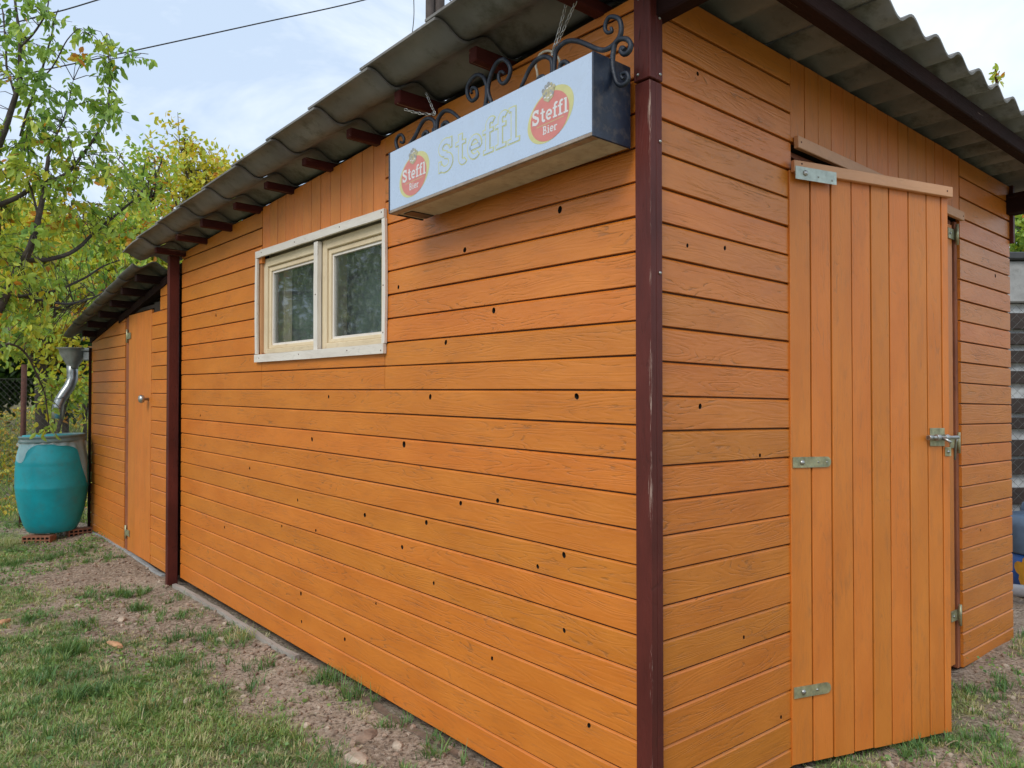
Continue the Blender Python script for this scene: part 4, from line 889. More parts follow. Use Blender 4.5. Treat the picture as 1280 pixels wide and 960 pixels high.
# blue tub with a flower print, a blue grey drum over it and a pipe, all cut by the frame's right edge
tb = thing('blue_tub', Vector((3.22, 4.62, 0)), 'bright blue tub with a yellow flower print and grey-blue lid behind the shed\'s right corner', 'tub')
c_ = Vector((3.345, 4.70, gh(3.3, 4.7)))
mb = MB(); mb.lathe(c_, [(0, 0), (.20, .0), (.235, .03), (.27, .27)], 40); mb.build('tub_body', BLUE, tb)
mb = MB(); mb.lathe(c_ + Vector((0, 0, .27)), [(.275, 0), (.283, .01), (.27, .16), (.255, .215), (.0, .23)], 40); mb.build('lid', BLUEGREY, tb)
mb = MB()
ang0 = math.radians(207)
def onc(da, z, r=.0): rr = .235 + (.27 - .235) * (z - .03) / .24 + .002 + r; return c_ + Vector((math.cos(ang0 + da) * rr, math.sin(ang0 + da) * rr, z))
for q in range(5):
    t = 2 * PI * q / 5 + .3; n = 10; ca, cz = .26 * math.cos(t), .16 + .062 * math.sin(t)
    mb.add([onc(ca + .19 * math.cos(w), cz + .045 * math.sin(w), .0004 * q) for w in np.linspace(0, 2 * PI, n, endpoint=False)], [tuple(range(n))])
mb.build('flower_print', FLOWERY, tb)
dm = thing('dark_tub', Vector((3.62, 5.15, 0)), 'pale blue-grey round bin with a dark rim standing behind the blue tub', 'bin')
c2 = Vector((3.78, 5.2, gh(3.6, 5.2)))
mb = MB(); mb.lathe(c2, [(0, 0), (.22, 0), (.25, .44)], 36); mb.build('bin_body', CONCDARK, dm)
mb = MB(); mb.lathe(c2 + Vector((0, 0, .44)), [(.26, 0), (.265, .02), (.25, .06), (.17, .115), (.0, .14)], 36); mb.build('lid', BLUEGREY, dm)
mb = MB(); pz = gh(3.1, 4.4); mb.tube([Vector((2.80, 4.62, pz + .05)), Vector((3.6, 4.20, pz + .045))], .035, 18)
mb.build('drain_pipe', PIPE, None, Vector((3.1, 4.45, pz)), 'grey plastic pipe lying on the ground by the blue tub', 'pipe')

# electricity pole (a pair of timbers) and wires behind the roof
PB = at(543, 480, 17)
ep = thing('utility_pole', Vector((PB.x, 17, 0)), 'twin timber utility pole rising behind the corrugated roof', 'pole')
for dx, r in ((-.13, .11), (.125, .125)):
    mb = MB(); mb.tube([Vector((PB.x + dx * (1 - .02 * i), 17 + dx * .3, gh(PB.x, 17) - .2 + i * .9)) for i in range(14)], r, 12, r1=r * .9); mb.build('timber', POLE, ep)
mb = MB(); mb.tube([Vector((PB.x - .3, 16.9, 10.4)), Vector((PB.x + .3, 16.9, 10.4))], .04, 8); mb.build('cross_bar', RUST, ep)
mb = MB(); mb.tube(spl([at(581, 5, 16.8), at(572, 4, 16.7), at(562, 0, 16.7), at(556, -12, 16.8)], 5), .012, 6); mb.build('loose_wire', CABLEDK, ep)
def wire(name, pts, r, label):
    mb = MB(); mb.tube(spl(pts, 6), r, 6); mb.build(name, CABLEDK, None, pts[0], label, 'wire', 'overhead wires')
wire('overhead_wire', [at(560, -32, 17), at(455, 0, 16.5), at(320, 30, 16), at(155, 66, 15.4), at(95, 79, 15.2), at(-60, 112, 14.8)], .013, 'long overhead wire sloping up from the fruit tree towards the pole')
wire('overhead_wire', [at(420, -95, 17), at(125, -1, 15.6), at(57, 18, 15.3), at(20, 28, 15.1), at(-70, 52, 14.8)], .014, 'short piece of overhead wire crossing the top left corner')
wire('service_cable', [at(513, 60, 15), at(515.5, 40, 15), at(517.5, 15, 15), at(516, -30, 15)], .009, 'thin cable hanging almost upright left of the utility pole')

# ================================================================== VEGETATION
def leaves_mesh(name, pos, size, mat, parent, hmean=.45, hstd=.2, droop=.6, aspect=.5, fold=.25, hval=None, origin=None, flat=0.0, kind=None, **kw):
    """many small folded leaves, 6 verts / 2 quads each"""
    rng = np.random.RandomState(len(pos) % 9973 + 3)
    pos = np.asarray(pos, float); N = len(pos)
    sz = np.asarray(size, float) * np.ones(N) * rng.uniform(.65, 1.2, N)
    d = rng.normal(size=(N, 3)); d[:, 2] -= droop * 1.6
    if flat: d[:, 2] *= (1 - flat)
    d /= np.linalg.norm(d, axis=1)[:, None]
    r = rng.normal(size=(N, 3)); s = np.cross(d, r); s /= np.linalg.norm(s, axis=1)[:, None]; nrm = np.cross(d, s)
    if flat: 
        s[:, 2] *= (1 - flat); s /= np.linalg.norm(s, axis=1)[:, None]; nrm = np.cross(d, s)
    w = (sz * aspect * rng.uniform(.7, 1.1, N))[:, None] * .5; L = sz[:, None]; f = fold * w
    bend = nrm * L * rng.uniform(-.15, .15, N)[:, None]
    V = np.stack([pos, pos + d * L * .33 + s * w + nrm * f, pos + d * L * .72 + s * w * .75 + nrm * f + bend, pos + d * L + bend * 2, pos + d * L * .72 - s * w * .75 + nrm * f + bend, pos + d * L * .33 - s * w + nrm * f], axis=1).reshape(-1, 3)
    idx = (np.arange(N)[:, None] * 6 + np.array([0, 1, 2, 3, 0, 3, 4, 5])[None]).reshape(-1)
    o = WPOS[parent.name] if parent is not None else Vector(origin or (0, 0, 0))
    V = V - np.array(o)
    me = bpy.data.meshes.new(name); me.vertices.add(len(V)); me.vertices.foreach_set('co', V.reshape(-1))
    me.loops.add(len(idx)); me.loops.foreach_set('vertex_index', idx.astype(np.int32))
    me.polygons.add(N * 2); me.polygons.foreach_set('loop_start', np.arange(N * 2, dtype=np.int32) * 4); me.polygons.foreach_set('loop_total', np.full(N * 2, 4, np.int32))
    h = np.clip(rng.normal(hmean, hstd, N) if hval is None else np.asarray(hval) + rng.normal(0, .08, N), 0, 1)
    a = me.attributes.new('h', 'FLOAT', 'POINT'); a.data.foreach_set('value', np.repeat(h, 6))
    me.materials.append(mat); me.update()
    return link(name, me, parent, o, kind=kind, **kw)

# ---- the fruit tree at the left, seen against the sky
ft = thing('fruit_tree', Vector((-4.55, 5.6, 0)), 'fruit tree with green and a few orange leaves, reaching in from the left edge', 'tree')
mb = MB()
LIMBS = [
 ([(-75, 760, 5.6), (-72, 620, 5.6), (-62, 520, 5.6), (-48, 455, 5.6)], .085, .06),
 ([(-48, 455, 5.6), (-10, 400, 5.6), (8, 362, 5.6), (30, 325, 5.55), (40, 305, 5.5), (48, 272, 5.5), (55, 235, 5.5), (60, 195, 5.5)], .040, .012),
 ([(30, 325, 5.55), (62, 324, 5.7), (95, 312, 5.8), (122, 287, 5.95), (155, 260, 6.1), (178, 240, 6.2)], .020, .006),
 ([(-20, 372, 5.7), (12, 370, 5.75), (45, 374, 6.0), (75, 380, 6.4), (110, 374, 6.9), (150, 358, 7.2)], .016, .006),
 ([(20, 372, 5.8), (67, 364, 5.9), (100, 350, 6.0), (130, 332, 6.1), (150, 325, 6.2)], .013, .005),
 ([(-40, 300, 5.4), (-10, 215, 5.4), (0, 178, 5.4), (10, 155, 5.4), (19, 120, 5.4), (25, 90, 5.4), (25, 55, 5.4), (20, 10, 5.4), (16, -30, 5.4)], .030, .006),
 ([(19, 120, 5.4), (10, 90, 5.5), (6, 50, 5.5), (2, 10, 5.6)], .010, .005),
 ([(37, 237, 5.6), (75, 222, 5.65), (95, 205, 5.7), (115, 177, 5.75), (130, 150, 5.8), (137, 112, 5.8), (136, 72, 5.8), (134, 42, 5.8)], .016, .004),
 ([(-10, 260, 5.5), (15, 250, 5.5), (37, 237, 5.6)], .02, .016),
 ([(137, 74, 5.8), (155, 72, 5.8), (172, 66, 5.8), (186, 67, 5.8)], .004, .002),
 ([(25, 60, 5.4), (45, 38, 5.4), (58, 18, 5.4), (62, -10, 5.4)], .009, .004),
 ([(45, 108, 5.5), (70, 75, 5.5), (85, 50, 5.5), (98, 36, 5.5), (110, 42, 5.5)], .006, .002),
 ([(25, 170, 5.5), (45, 108, 5.5), (60, 60, 5.5), (70, 22, 5.5), (73, 12, 5.5)], .010, .003),
 ([(60, 195, 5.5), (75, 160, 5.5), (84, 135, 5.5), (92, 100, 5.5)], .006, .002),
 ([(95, 205, 5.7), (88, 180, 5.7), (80, 150, 5.7)], .005, .002),
 ([(-30, 440, 5.5), (10, 430, 5.6), (30, 440, 5.7), (45, 465, 5.8), (55, 490, 5.9), (60, 520, 5.95), (63, 540, 6.0)], .010, .003),
 ([(48, 272, 5.5), (40, 240, 5.5), (30, 200, 5.5), (34, 160, 5.5)], .010, .003)]
limb_pts = []
def jit(p, s=.02): return p + Vector((random.gauss(0, s), random.gauss(0, s * 2), random.gauss(0, s)))
for pts, r0, r1 in LIMBS:
    q = spl([at(*p) for p in pts], 4); q = [p + Vector((.012 * noise.noise(p * 6), 0, .012 * noise.noise(p * 6 + Vector((5, 5, 5))))) for p in q]
    if pts[0][1] == 760: q[0].z = -.05
    mb.tube(q, r0, 8, r1=r1); limb_pts += q[2:]
mb.tube([Vector((q.x, q.y, -.1)) for q in [at(-75, 760, 5.6)]] + [at(-74, 740, 5.6)], .10, 10, r1=.085)
mb.build('trunk', BARK, ft)
# leaf sprays: (x, y, rx, ry, depth, twigs)
SPR = [(18, 30, 26, 40, 5.4, 24), (8, 85, 20, 30, 5.4, 12), (50, 12, 12, 18, 5.4, 9), (58, 60, 16, 28, 5.5, 12), (45, 105, 22, 24, 5.5, 20), (100, 42, 12, 8, 5.5, 5), (106, 66, 10, 10, 5.6, 5), (70, 25, 7, 14, 5.5, 4),
       (135, 58, 9, 22, 5.8, 8), (136, 95, 9, 24, 5.8, 12), (133, 135, 12, 16, 5.8, 12), (168, 69, 16, 4, 5.8, 4), (55, 140, 24, 22, 5.5, 20), (78, 122, 18, 10, 5.5, 8), (90, 108, 10, 10, 5.5, 4), (112, 132, 10, 8, 5.7, 5),
       (15, 165, 25, 28, 5.5, 14), (45, 185, 38, 22, 5.6, 34), (100, 172, 22, 14, 5.7, 12), (20, 225, 40, 26, 5.6, 44), (80, 220, 40, 22, 5.7, 42), (125, 195, 20, 16, 5.8, 18), (140, 225, 22, 18, 5.9, 20),
       (20, 290, 42, 34, 5.6, 56), (85, 275, 40, 26, 5.9, 34), (135, 290, 26, 24, 6.1, 24), (160, 255, 24, 14, 6.1, 14), (30, 350, 45, 30, 5.7, 52), (95, 340, 42, 26, 7.0, 36), (150, 330, 30, 20, 7.2, 20), (22, 405, 34, 26, 5.8, 32), (60, 400, 34, 20, 6.9, 30),
       (8, 436, 18, 14, 5.7, 8), (45, 424, 22, 10, 6.6, 8), (58, 500, 7, 26, 5.95, 7), (60, 535, 8, 12, 6.0, 4), (10, 300, 20, 90, 5.9, 40), (-60, 150, 60, 120, 5.4, 90), (-70, 350, 60, 90, 5.5, 80), (60, 300, 80, 60, 6.4, 50), (110, 380, 36, 18, 7.2, 14)]
rng = random.Random(11); LP = []; LH = []; tw = MB()
for (x, y, rx, ry, Y, n) in SPR:
    for q in range(int(n * (.95 if 100 < x < 175 and y < 160 else .64 if y < 200 else .66))):
        while True:
            ax_, ay_ = rng.uniform(-1, 1), rng.uniform(-1, 1)
            if ax_ * ax_ + ay_ * ay_ < 1: break
        c_ = at(x + rx * ax_, y + ry * ay_, Y + rng.gauss(0, .18))
        near = min(limb_pts, key=lambda p: (p - c_).length)
        dirv = (c_ - near); dl = dirv.length
        dirv = (dirv.normalized() if dl > 1e-3 else Vector((0, 0, 1))) + Vector((rng.gauss(0, .5), rng.gauss(0, .5), rng.gauss(.1, .5))); dirv.normalize()
        ln = rng.uniform(.10, .24) * (1.0 if ry > 12 else .6); a0 = c_ - dirv * ln * .5; a1 = c_ + dirv * ln * .5 - ZZ * ln * .15
        if dl < .65: tw.tube([near, near.lerp(a0, .5) + Vector((0, 0, .02)), a0, c_, a1], .0032, 4, r1=.0012, cap=False)
        else: tw.tube([a0, c_, a1], .002, 4, r1=.001, cap=False)
        hb = rng.gauss(.46, .17) + (.18 if y > 200 else 0)
        for j in range(rng.randint(7, 12)):
            f = rng.random(); p = a0.lerp(c_, f * 2) if f < .5 else c_.lerp(a1, f * 2 - 1)
            LP.append(p + Vector((rng.gauss(0, .018), rng.gauss(0, .018), rng.gauss(0, .018)))); LH.append(hb + (.5 if rng.random() < .022 else 0))
tw.build('twigs', BARK, ft, kind='stuff')
leaves_mesh('crown', LP, .068, LEAF_FG, ft, hval=LH, droop=.8, aspect=.52, fold=.35)

# ---- trees further back, each its own
def crown_tree(name, label, base, ctr, rad, nl, ls, mat, hm, seed, limbs=9, fill=.75, hs=.18, tr=.09, clump=.22, group=None, bare=0.0, gap=.35):
    rg = random.Random(seed); base = Vector(base); ctr = Vector(ctr); rad = Vector(rad)
    base.z = gh(base.x, base.y) - .1
    t = thing(name, base, label, 'tree' if name.endswith('tree') else 'shrub', group or ('trees growing behind the sheds' if name.endswith('tree') else 'shrubs behind the mesh fence'))
    wood_ = MB(); lo = ctr - Vector((0, 0, rad.z * .75)); lo.z = max(lo.z, base.z + .4)
    st = [base, base.lerp(lo, .5) + Vector((rg.gauss(0, .08), rg.gauss(0, .08), 0)), lo, ctr]
    st = spl(st, 5); wood_.tube(st, tr, 9, r1=tr * .45)
    tips = []
    for i in range(limbs):
        s0 = st[rg.randint(len(st) // 3, len(st) - 1)]
        while True:
            v = Vector((rg.uniform(-1, 1), rg.uniform(-1, 1), rg.uniform(-1, 1)))
            if .35 < v.length < 1: break
        e = ctr + Vector((v.x * rad.x, v.y * rad.y, v.z * rad.z)); m = s0.lerp(e, .5) + Vector((rg.gauss(0, .1), rg.gauss(0, .1), .12)) * rad.x * .4
        q = spl([s0, m, e], 6); wood_.tube(q, tr * .33, 6, r1=tr * .07)
        for j in range(6):
            b0 = q[rg.randint(3, len(q) - 1)]; dv = Vector((rg.gauss(0, 1), rg.gauss(0, 1), rg.gauss(.35, .9))).normalized() * rad.x * rg.uniform(.2, .5)
            e2 = b0 + dv; k2 = spl([b0, b0 + dv * .5 + Vector((0, 0, .04)), e2], 3); wood_.tube(k2, tr * .09, 4, r1=tr * .03, cap=False)
            tips.append((b0, e2))
            for _ in range(3):
                b3 = k2[rg.randint(1, len(k2) - 1)]; e3 = b3 + Vector((rg.gauss(0, 1), rg.gauss(0, 1), rg.gauss(.3, .9))).normalized() * rad.x * rg.uniform(.08, .22)
                wood_.tube([b3, e3], tr * .035, 3, r1=tr * .015, cap=False); tips.append((b3, e3))
    wood_.build('trunk', BARK, t)
    pts = []; hv = []; hb = [rg.gauss(hm, hs) for _ in tips]; live = [rg.random() > bare for _ in tips]
    off = Vector((rg.uniform(0, 50), 0, 0))
    tries = 0
    while len(pts) < nl and tries < nl * 6:
        tries += 1
        if rg.random() < fill:
            i = rg.randrange(len(tips))
            if not live[i]: continue
            a_, b_ = tips[i]; p = a_.lerp(b_, rg.random() ** .7) + Vector((rg.gauss(0, clump), rg.gauss(0, clump), rg.gauss(0, clump))) * .5; h_ = hb[i]
        else:
            v = Vector((rg.gauss(0, .5), rg.gauss(0, .5), rg.gauss(0, .5)))
            if v.length > 1: continue
            p = ctr + Vector((v.x * rad.x, v.y * rad.y, v.z * rad.z)); h_ = hm + rg.gauss(0, hs)
        if noise.noise(p * (1.6 / max(.5, rad.x)) * 2.2 + off) < gap - .55: continue
        pts.append(p); hv.append(h_)
    leaves_mesh('crown', pts, ls, mat, t, hval=hv, droop=.45, aspect=.6)
    return t
def px_tree(name, label, x, y, rx, ry, Y, nl, ls, mat, hm, seed, **k):
    c_ = at(x, y, Y); s = Y / FPX
    base = k.pop('base', None)
    return crown_tree(name, label, base or (c_.x + random.uniform(-.2, .2), Y, 0), c_, (rx * s, min(rx, ry) * s * .9, ry * s), nl, ls, mat, hm, seed, **k)
px_tree('deciduous_tree', 'thin yellow and green tree standing behind the roof of the low shed', 248, 236, 82, 66, 13.0, 3900, .105, LEAF_YE, .60, 21, limbs=18, clump=.26, tr=.10, gap=.40, bare=.35)
px_tree('deciduous_tree', 'half bare pale green tree between the fruit tree and the yellow tree', 178, 240, 50, 84, 10.5, 1300, .085, LEAF_FG, .62, 22, limbs=14, clump=.25, tr=.08, bare=.45, gap=.45)
px_tree('deciduous_tree', 'bushy yellow green tree directly above the low shed roof', 158, 318, 74, 48, 9.2, 7500, .085, LEAF_FG, .74, 23, limbs=14, clump=.28, tr=.08, gap=.30)
px_tree('deciduous_tree', 'golden leaved tree behind the fruit tree branches', 70, 325, 82, 56, 9.8, 8000, .09, LEAF_YE, .56, 24, limbs=15, clump=.3, tr=.09, gap=.33)
px_tree('deciduous_tree', 'dense green tree behind the fruit tree at the left edge', -5, 310, 85, 90, 11.5, 6500, .11, LEAF_FG, .72, 25, limbs=16, clump=.35, tr=.12, gap=.3)
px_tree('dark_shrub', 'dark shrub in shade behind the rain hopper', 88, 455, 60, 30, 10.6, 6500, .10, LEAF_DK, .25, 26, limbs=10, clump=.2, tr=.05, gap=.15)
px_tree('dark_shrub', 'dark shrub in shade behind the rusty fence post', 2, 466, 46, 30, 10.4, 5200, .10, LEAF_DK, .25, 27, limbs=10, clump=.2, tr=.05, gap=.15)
px_tree('garden_shrub', 'low yellow leaved shrub behind the downspout', 104, 470, 20, 34, 9.6, 260, .085, LEAF_YE, .62, 28, limbs=8, clump=.16, tr=.03, gap=.3)
px_tree('garden_shrub', 'low bright green shrub behind the mesh fence', 84, 484, 30, 22, 8.7, 420, .085, LEAF_FG, .66, 29, limbs=8, clump=.16, tr=.03, gap=.3)
px_tree('deciduous_tree', 'green tree behind the rendered wall at the right edge', 1300, 268, 60, 70, 11.5, 5500, .10, LEAF_FG, .45, 31, limbs=14, clump=.3, tr=.1, gap=.25)
crown_tree('deciduous_tree', 'green tree beyond the left edge, seen only mirrored in the window panes', (-8.4, 6.2, 0), (-8.4, 6.2, 2.9), (2.0, 2.2, 2.1), 6500, .11, LEAF_FG, .45, 41, limbs=16, clump=.5, tr=.12, gap=.25)
# far wood on the hill
rg = random.Random(5); pts = []; hv = []
for i in range(260):
    x = rg.uniform(-52, -14); Y = rg.uniform(30, 62); z = gh(x, Y); r = rg.uniform(.9, 2.2); hb = rg.gauss(.45, .25)
    for j in range(60):
        v = Vector((rg.gauss(0, .5), rg.gauss(0, .5), rg.gauss(0, .5))); pts.append(Vector((x + v.x * r, Y + v.y * r, z + r * .8 + v.z * r))); hv.append(hb + rg.gauss(0, .1))
leaves_mesh('far_wood', pts, .40, leafmat('far_autumn_leaf', [(0, (.05, .06, .03)), (.4, (.12, .11, .05)), (.7, (.22, .17, .07)), (1, (.30, .24, .12))]), None, hval=hv, kind='stuff')

# ---- sprout growing out of the roof edge
sp = thing('roof_sprout', P(-.31, 1.545, 2.31), 'small reddish weed sprouting from the corrugated roof edge', 'plant')
mb = MB(); b0 = P(-.312, 1.550, 2.318)
rg = random.Random(9); q = []
for dx, dz in ((.0, .07), (.03, .065), (-.03, .045), (.05, .04), (-.015, .06)):
    e = b0 + VV * dx + ZZ * dz; mb.tube([b0, b0.lerp(e, .6) + ZZ * .01, e], .0018, 4, cap=False)
    for j in range(7): q.append(b0.lerp(e, rg.uniform(.35, 1)) + Vector((rg.gauss(0, .006), rg.gauss(0, .006), rg.gauss(0, .006))))
mb.build('stem', REDPURLIN, sp); leaves_mesh('leaf_cluster', q, .020, LEAF_FG, sp, hmean=.8, hstd=.15, droop=-.2)

# ---- grass: tufts of bent blades with the soil showing between
def in_view(x, y):
    if y < 1.2 or y > 8.2: return False
    u = x / y
    return -.75 < u < .75
rg = random.Random(3)
R_ = np.random.RandomState(4)
BL = []   # x,y,h,lean,ang,width,hue
def tuft(x, y, n, h, hue, spread):
    z = gh(x, y)
    for _ in range(n):
        a = rg.uniform(0, 2 * PI); r = abs(rg.gauss(0, spread))
        BL.append((x + r * math.cos(a), y + r * math.sin(a), z - .002, h * rg.uniform(.45, 1.25), rg.uniform(.15, 1.3), a + rg.gauss(0, .6), rg.uniform(.0011, .0024), hue + rg.gauss(0, .12)))
cnt = 0
while cnt < 38000:
    y = 1.3 + 6.7 * rg.random() ** 1.25; x = rg.uniform(-.72, .72) * y
    a, b = wall_coords(x, y)
    if (a > -.01 and b > -.012): continue
    if x > 0 and a > -.0: continue
    d = dirtness(x, y); cnt += 1
    if rg.random() < d ** .8 * 1.02: continue
    if rg.random() < .27 + .80 * noise.noise(Vector((x * 3.1, y * 3.1, 21))) + .5 * noise.noise(Vector((x * 9, y * 9, 22))): continue
    n1 = noise.noise(Vector((x * 2.3, y * 2.3, 31)))
    hue = .33 + .40 * noise.noise(Vector((x * .9, y * .9, 7))) + .25 * n1 + rg.gauss(0, .10)
    if rg.random() < .30: hue = rg.uniform(.7, 1.0)
    h = (.021 + .018 * max(0, n1 + .2)) * (1 - .3 * d)
    tuft(x, y, rg.randint(5, 10), h, hue, .014)
for i in range(46):
    a = rg.uniform(1.6, 5.6); b = -rg.uniform(.12, 1.0); p = P(a, b, 0)
    for j in range(rg.randint(2, 7)):
        xx, yy = p.x + rg.gauss(0, .035), p.y + rg.gauss(0, .035); aa, bb = wall_coords(xx, yy)
        if bb > -.03: continue
        tuft(xx, yy, rg.randint(9, 15), rg.uniform(.03, .06), rg.gauss(.2, .12), .013)
for i in range(560):
    y = 1.6 + 5.6 * rg.random() ** 1.3; x = rg.uniform(-.72, .72) * y; a, b = wall_coords(x, y)
    if (a > -.02 and b > -.02) or rg.random() < dirtness(x, y) * 1.1: continue
    hh = rg.uniform(.04, .075); hu_ = rg.choice((.0, .08, .2, .35, .55, .8))
    for j in range(rg.randint(2, 7)):
        xx, yy = x + rg.gauss(0, .03), y + rg.gauss(0, .03); aa, bb = wall_coords(xx, yy)
        if aa > -.012 and bb > -.015: continue
        tuft(xx, yy, rg.randint(7, 12), hh, hu_, .012)
# lusher clumps seen in the photo, ground positions
def gpt(px, py):
    dz = -(py - 480) / FPX; cp, sp_ = math.cos(PITCH), math.sin(PITCH); Yr = cp - dz * sp_; Zr = sp_ + dz * cp; t = -CAMZ / Zr
    return (px - 640) / FPX * t, Yr * t
for px, py, n, h in [(85, 815, 26, .055), (105, 870, 18, .05), (170, 742, 16, .05), (175, 760, 12, .05), (110, 745, 14, .04), (225, 828, 10, .05), (120, 865, 14, .05), (40, 775, 16, .04), (270, 800, 5, .04), (425, 850, 16, .06), (452, 872, 18, .065), (415, 858, 10, .06), (500, 905, 8, .05), (545, 945, 12, .05), (325, 835, 6, .05), (360, 805, 3, .09), (375, 800, 2, .12), (110, 690, 18, .04), (60, 700, 18, .05), (20, 705, 20, .05), (25, 655, 22, .06), (130, 672, 8, .04), (150, 700, 6, .04), (565, 935, 5, .08), (590, 948, 5, .07), (20, 690, 12, .06), (1175, 940, 14, .04), (1230, 935, 12, .04), (1260, 860, 14, .04), (1140, 945, 14, .04), (1225, 870, 12, .04), (1245, 905, 6, .03)]:
    cx_, cy_ = gpt(px, py)
    for i in range(n):
        x, y = cx_ + rg.gauss(0, .045), cy_ + rg.gauss(0, .05)
        a, b = wall_coords(x, y)
        if a > -.012 and b > -.015: continue
        tuft(x, y, rg.randint(10, 18), h * rg.uniform(.8, 1.35), rg.gauss(.17, .1), .012)
B = np.array(BL); N = len(B)
bx, by, bz, bh, ln_, an, wd, hu = B.T
dx, dy = np.cos(an), np.sin(an); px_, py_ = -dy, dx
def pt(f, w, lean): 
    r = bh * lean * f ** 1.8
    return np.stack([bx + dx * r + px_ * w, by + dy * r + py_ * w, bz + bh * f * (1 - .25 * f * ln_)], 1)
V = np.stack([pt(0, wd, ln_), pt(0, -wd, ln_), pt(.55, -wd * .8, ln_), pt(.55, wd * .8, ln_), pt(1.0, 0 * wd, ln_)], 1).reshape(-1, 3)
idx = (np.arange(N)[:, None] * 5 + np.array([0, 1, 2, 3, 3, 2, 4])[None]).reshape(-1)
me = bpy.data.meshes.new('grass'); me.vertices.add(len(V)); me.vertices.foreach_set('co', V.reshape(-1))
me.loops.add(len(idx)); me.loops.foreach_set('vertex_index', idx.astype(np.int32)); me.polygons.add(2 * N)
ls_ = np.stack([np.arange(N) * 7, np.arange(N) * 7 + 4], 1).reshape(-1); lt_ = np.tile([4, 3], N)
me.polygons.foreach_set('loop_start', ls_.astype(np.int32)); me.polygons.foreach_set('loop_total', lt_.astype(np.int32))
a_ = me.attributes.new('h', 'FLOAT', 'POINT'); a_.data.foreach_set('value', np.repeat(np.clip(hu, 0, 1), 5)); me.materials.append(GRASS); me.update()
link('grass', me, None, (0, 0, 0), 'short patchy green and straw coloured grass growing from bare soil', None, None, 'stuff')
# broad-leaved weeds and clover between
pts = []; hv = []
for i in range(2600):
    y = 1.4 + 6.3 * rg.random() ** 1.2; x = rg.uniform(-.72, .7) * y; a, b = wall_coords(x, y)
    if (a > -.02 and b > -.03) or rg.random() < dirtness(x, y) * .9 or noise.noise(Vector((x * 1.5, y * 1.5, 77))) < -.05: continue
    for j in range(rg.randint(3, 7)):
        xx, yy = x + rg.gauss(0, .02), y + rg.gauss(0, .02); pts.append((xx, yy, gh(xx, yy) + rg.uniform(.006, .022))); hv.append(rg.gauss(.38, .14))
for px, py, n in [(110, 763, 8), (95, 768, 8), (145, 925, 6), (135, 930, 6), (20, 660, 60), (50, 690, 50), (100, 688, 50), (15, 700, 50), (120, 680, 30), (175, 870, 10), (355, 892, 8), (60, 670, 30), (20, 720, 30), (50, 715, 30), (1260, 850, 20), (1235, 940, 14)]:
    cx_, cy_ = gpt(px, py)
    for j in range(n * 3):
        xx, yy = cx_ + rg.gauss(0, .09), cy_ + rg.gauss(0, .10); a, b = wall_coords(xx, yy)
        if a > -.02 and b > -.03: continue
        pts.append((xx, yy, gh(xx, yy) + rg.uniform(.008, .06))); hv.append(rg.gauss(.35, .12))
leaves_mesh('ground_weeds', pts, .019, GRASS, None, hval=hv, droop=.0, aspect=.7, flat=.55, origin=(0, 0, 0), kind='stuff')
# yellow leaves fallen on the slope behind the fence, and rough grass there
pts = []; hv = []
for i in range(6500):
    y = rg.uniform(7.4, 13.5); x = rg.uniform(-.72, -.45) * y
    if noise.noise(Vector((x * .8, y * .8, 50))) < -.12: continue
    pts.append((x, y, gh(x, y) + rg.uniform(.01, .03))); hv.append(rg.random())
leaves_mesh('fallen_leaves', pts, .085, FALLEN, None, hval=hv, droop=0, aspect=.7, flat=.6, origin=(0, 0, 0), kind='stuff')
pts = []; hv = []
for i in range(15000):
    y = rg.uniform(7.1, 13.0); x = rg.uniform(-.74, -.42) * y; pts.append((x, y, gh(x, y) - .005)); hv.append(rg.gauss(.60, .14))
leaves_mesh('slope_grass', pts, .09, GRASS, None, hval=hv, droop=-1.2, aspect=.16, origin=(0, 0, 0), kind='stuff')

# ---- soil clods, pebbles and straw (uncounted) and the few stones that stand out
mb = MB()
def rock(mb, c, r, sq=(1, 1, .6), seed=0, mi=0, sub=1):
    bm = bmesh.new(); bmesh.ops.create_icosphere(bm, subdivisions=sub, radius=1); rz = rg.uniform(0, 6.28)
    vs = []
    for v in bm.verts:
        p = v.co.copy(); p *= 1 + .35 * noise.noise(p * 1.3 + Vector((seed * 3.1, seed, 0))); p = Vector((p.x * sq[0], p.y * sq[1], p.z * sq[2])) * r
        vs.append(Vector(c) + Vector((p.x * math.cos(rz) - p.y * math.sin(rz), p.x * math.sin(rz) + p.y * math.cos(rz), p.z)))
    bm.verts.index_update(); mb.add(vs, [tuple(v.index for v in f.verts) for f in bm.faces], None, mi); bm.free()
i = 0; tries = 0
while i < 3400 and tries < 60000:
    tries += 1
    y = 1.5 + 5.6 * rg.random() ** 1.1; x = rg.uniform(-.72, .72) * y; a, b = wall_coords(x, y)
    if (a > -.02 and b > -.02) or dirtness(x, y) < .5: continue
    i += 1; r = .0035 + .015 * rg.random() ** 4
    rock(mb, (x, y, gh(x, y) + r * .25), r, (1, rg.uniform(.6, 1), rg.uniform(.5, .8)), i, 1 if rg.random() < .10 else 0, 1)
mb.build('pebbles', [CLOD, STONE], None, (0, 0, 0), kind='stuff')
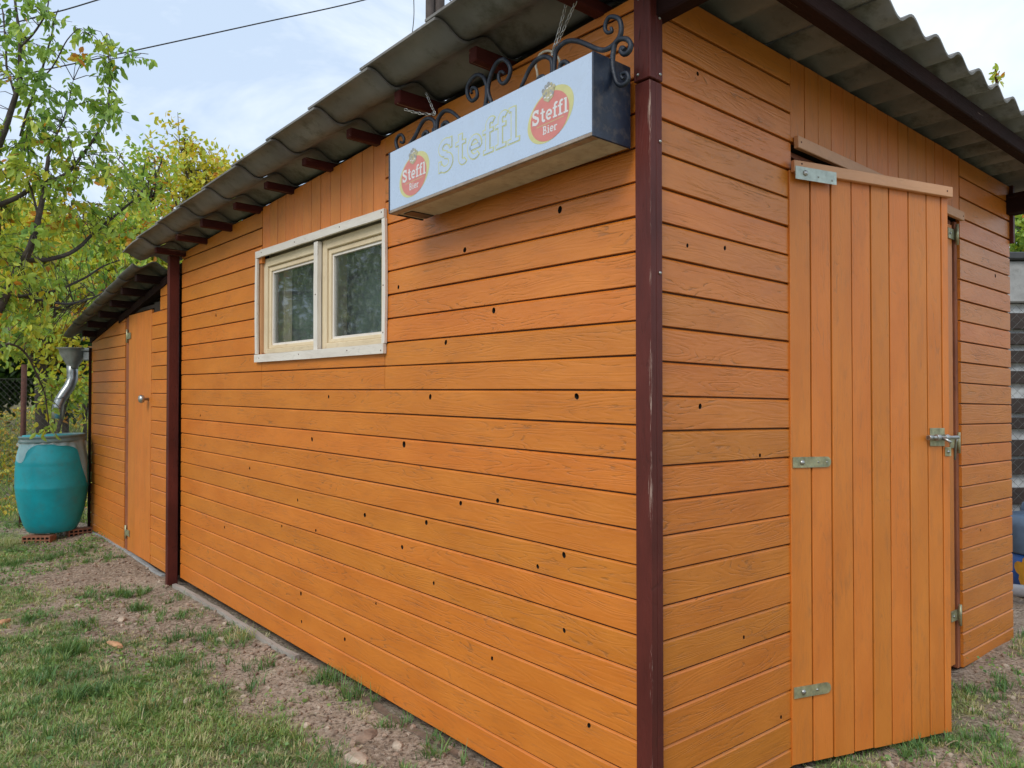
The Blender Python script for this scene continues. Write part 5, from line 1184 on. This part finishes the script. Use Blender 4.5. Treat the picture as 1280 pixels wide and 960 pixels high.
for px, py, r, sq, m, lb in [(152, 775, .034, (1, .7, .45), STONE, 'pale rounded stone lying on bare soil between two weed clumps'), (143, 806, .050, (1.4, .35, .3), STONEO, 'long pale orange tile chip lying in the grass edge'), (2, 779, .045, (1, .6, .4), STONEO, 'orange brick chip at the left edge of the lawn'), (597, 803, .0, (1, 1, 1), STONE, ''), (277, 802, .028, (1, .6, .5), STONE, 'small grey stone below the plank by the shed wall'), (446, 947, .040, (1.3, .8, .3), STONE, 'flat pale stone in the soil near the bottom of the photo'), (497, 935, .022, (1, .8, .6), STONE, 'small round stone right of the flat pale stone'), (455, 925, .05, (1.3, .6, .35), CLOD, 'large soil clod above the flat pale stone'), (235, 878, .020, (1, .8, .6), STONE, 'tiny whitish stone in the middle of the grassy soil'), (1215, 893, .016, (1, .8, .5), STONE, 'small pale stone on the soil in front of the door')]:
    if r == 0: continue
    x, y = gpt(px, py); mb = MB(); rock(mb, (x, y, gh(x, y) + r * sq[2] * .3), r, sq, px, 0, 2)
    mb.build('stone', m, None, (x, y, gh(x, y)), lb, 'stone', 'stones lying on the soil')
mb = MB()
for i in range(520):
    y = 1.5 + 5 * rg.random(); x = rg.uniform(-.7, .72) * y; a, b = wall_coords(x, y)
    if a > -.03 and b > -.03: continue
    an = rg.uniform(0, 6.28); l_ = rg.uniform(.02, .07); z = gh(x, y) + .006
    mb.tube([Vector((x, y, z)), Vector((x + math.cos(an) * l_ * .5, y + math.sin(an) * l_ * .5, z + rg.uniform(0, .012))), Vector((x + math.cos(an + .3) * l_, y + math.sin(an + .3) * l_, z))], .0009, 3, cap=False)
STRAW = simple('dry_straw', (.42, .33, .20), .8)
mb.build('dry_straw', STRAW, None, (0, 0, 0), kind='stuff')
# a pale dead root lying in front of the door
x, y = gpt(1205, 943); mb = MB(); q = [gpt(*p) for p in ((1183, 941), (1195, 938), (1210, 940), (1222, 947), (1228, 955))]
mb.tube(spl([Vector((a, b, gh(a, b) + .010 + .008 * (i % 2))) for i, (a, b) in enumerate(q)], 4), .0025, 6); q = [gpt(*p) for p in ((1210, 940), (1205, 950), (1212, 958))]; mb.tube([Vector((a, b, gh(a, b) + .012)) for a, b in q], .002, 6)
mb.build('dead_stalk', STRAW, None, (x, y, 0), 'pale dry stalk lying on the ground in front of the open door', 'stalk')
# weathered plank and rotting sill lying along the foot of the long wall
def along(a0, a1, b0, b1, h, mat, name, label, cat, seg=14, wob=.006):
    mb = MB(); vs = []; gs = []
    for i in range(seg + 1):
        a = a0 + (a1 - a0) * i / seg; wb = wob * noise.noise(Vector((a * 5, 2, 2)))
        for bb, zz_ in ((b0, -.02), (b1, -.02), (b1, h), (b0, h * .9)):
            p = P(a, bb + wb, 0); vs.append((p.x, p.y, gh(p.x, p.y) + zz_ + wb)); gs.append((a, bb * 1.5, zz_))
    fs = [(i * 4 + j, i * 4 + (j + 1) % 4, i * 4 + 4 + (j + 1) % 4, i * 4 + 4 + j) for i in range(seg) for j in range(4)] + [(0, 1, 2, 3), (seg * 4 + 3, seg * 4 + 2, seg * 4 + 1, seg * 4)]
    mb.add(vs, fs, gs); p = P((a0 + a1) / 2, b0, 0); return mb.build(name, mat, None, (p.x, p.y, 0), label, cat)
along(1.95, 3.68, -.052, -.030, .022, GREYWOOD, 'old_plank', 'long grey weathered plank lying along the foot of the shed wall', 'plank', 14, .003)
along(.75, 1.45, -.045, -.016, .006, simple('rotten_wood', (.17, .12, .085), .95, var=.35, scale=30, bump=1, bscale=80), 'rotting_plank', 'short dark rotting plank half buried at the wall foot near the corner', 'plank', 12, .016)
along(4.05, 6.0, -.012, .02, .012, CONC, 'footing_stone', 'rough grey footing strip under the low shed', 'footing', 14, .01)
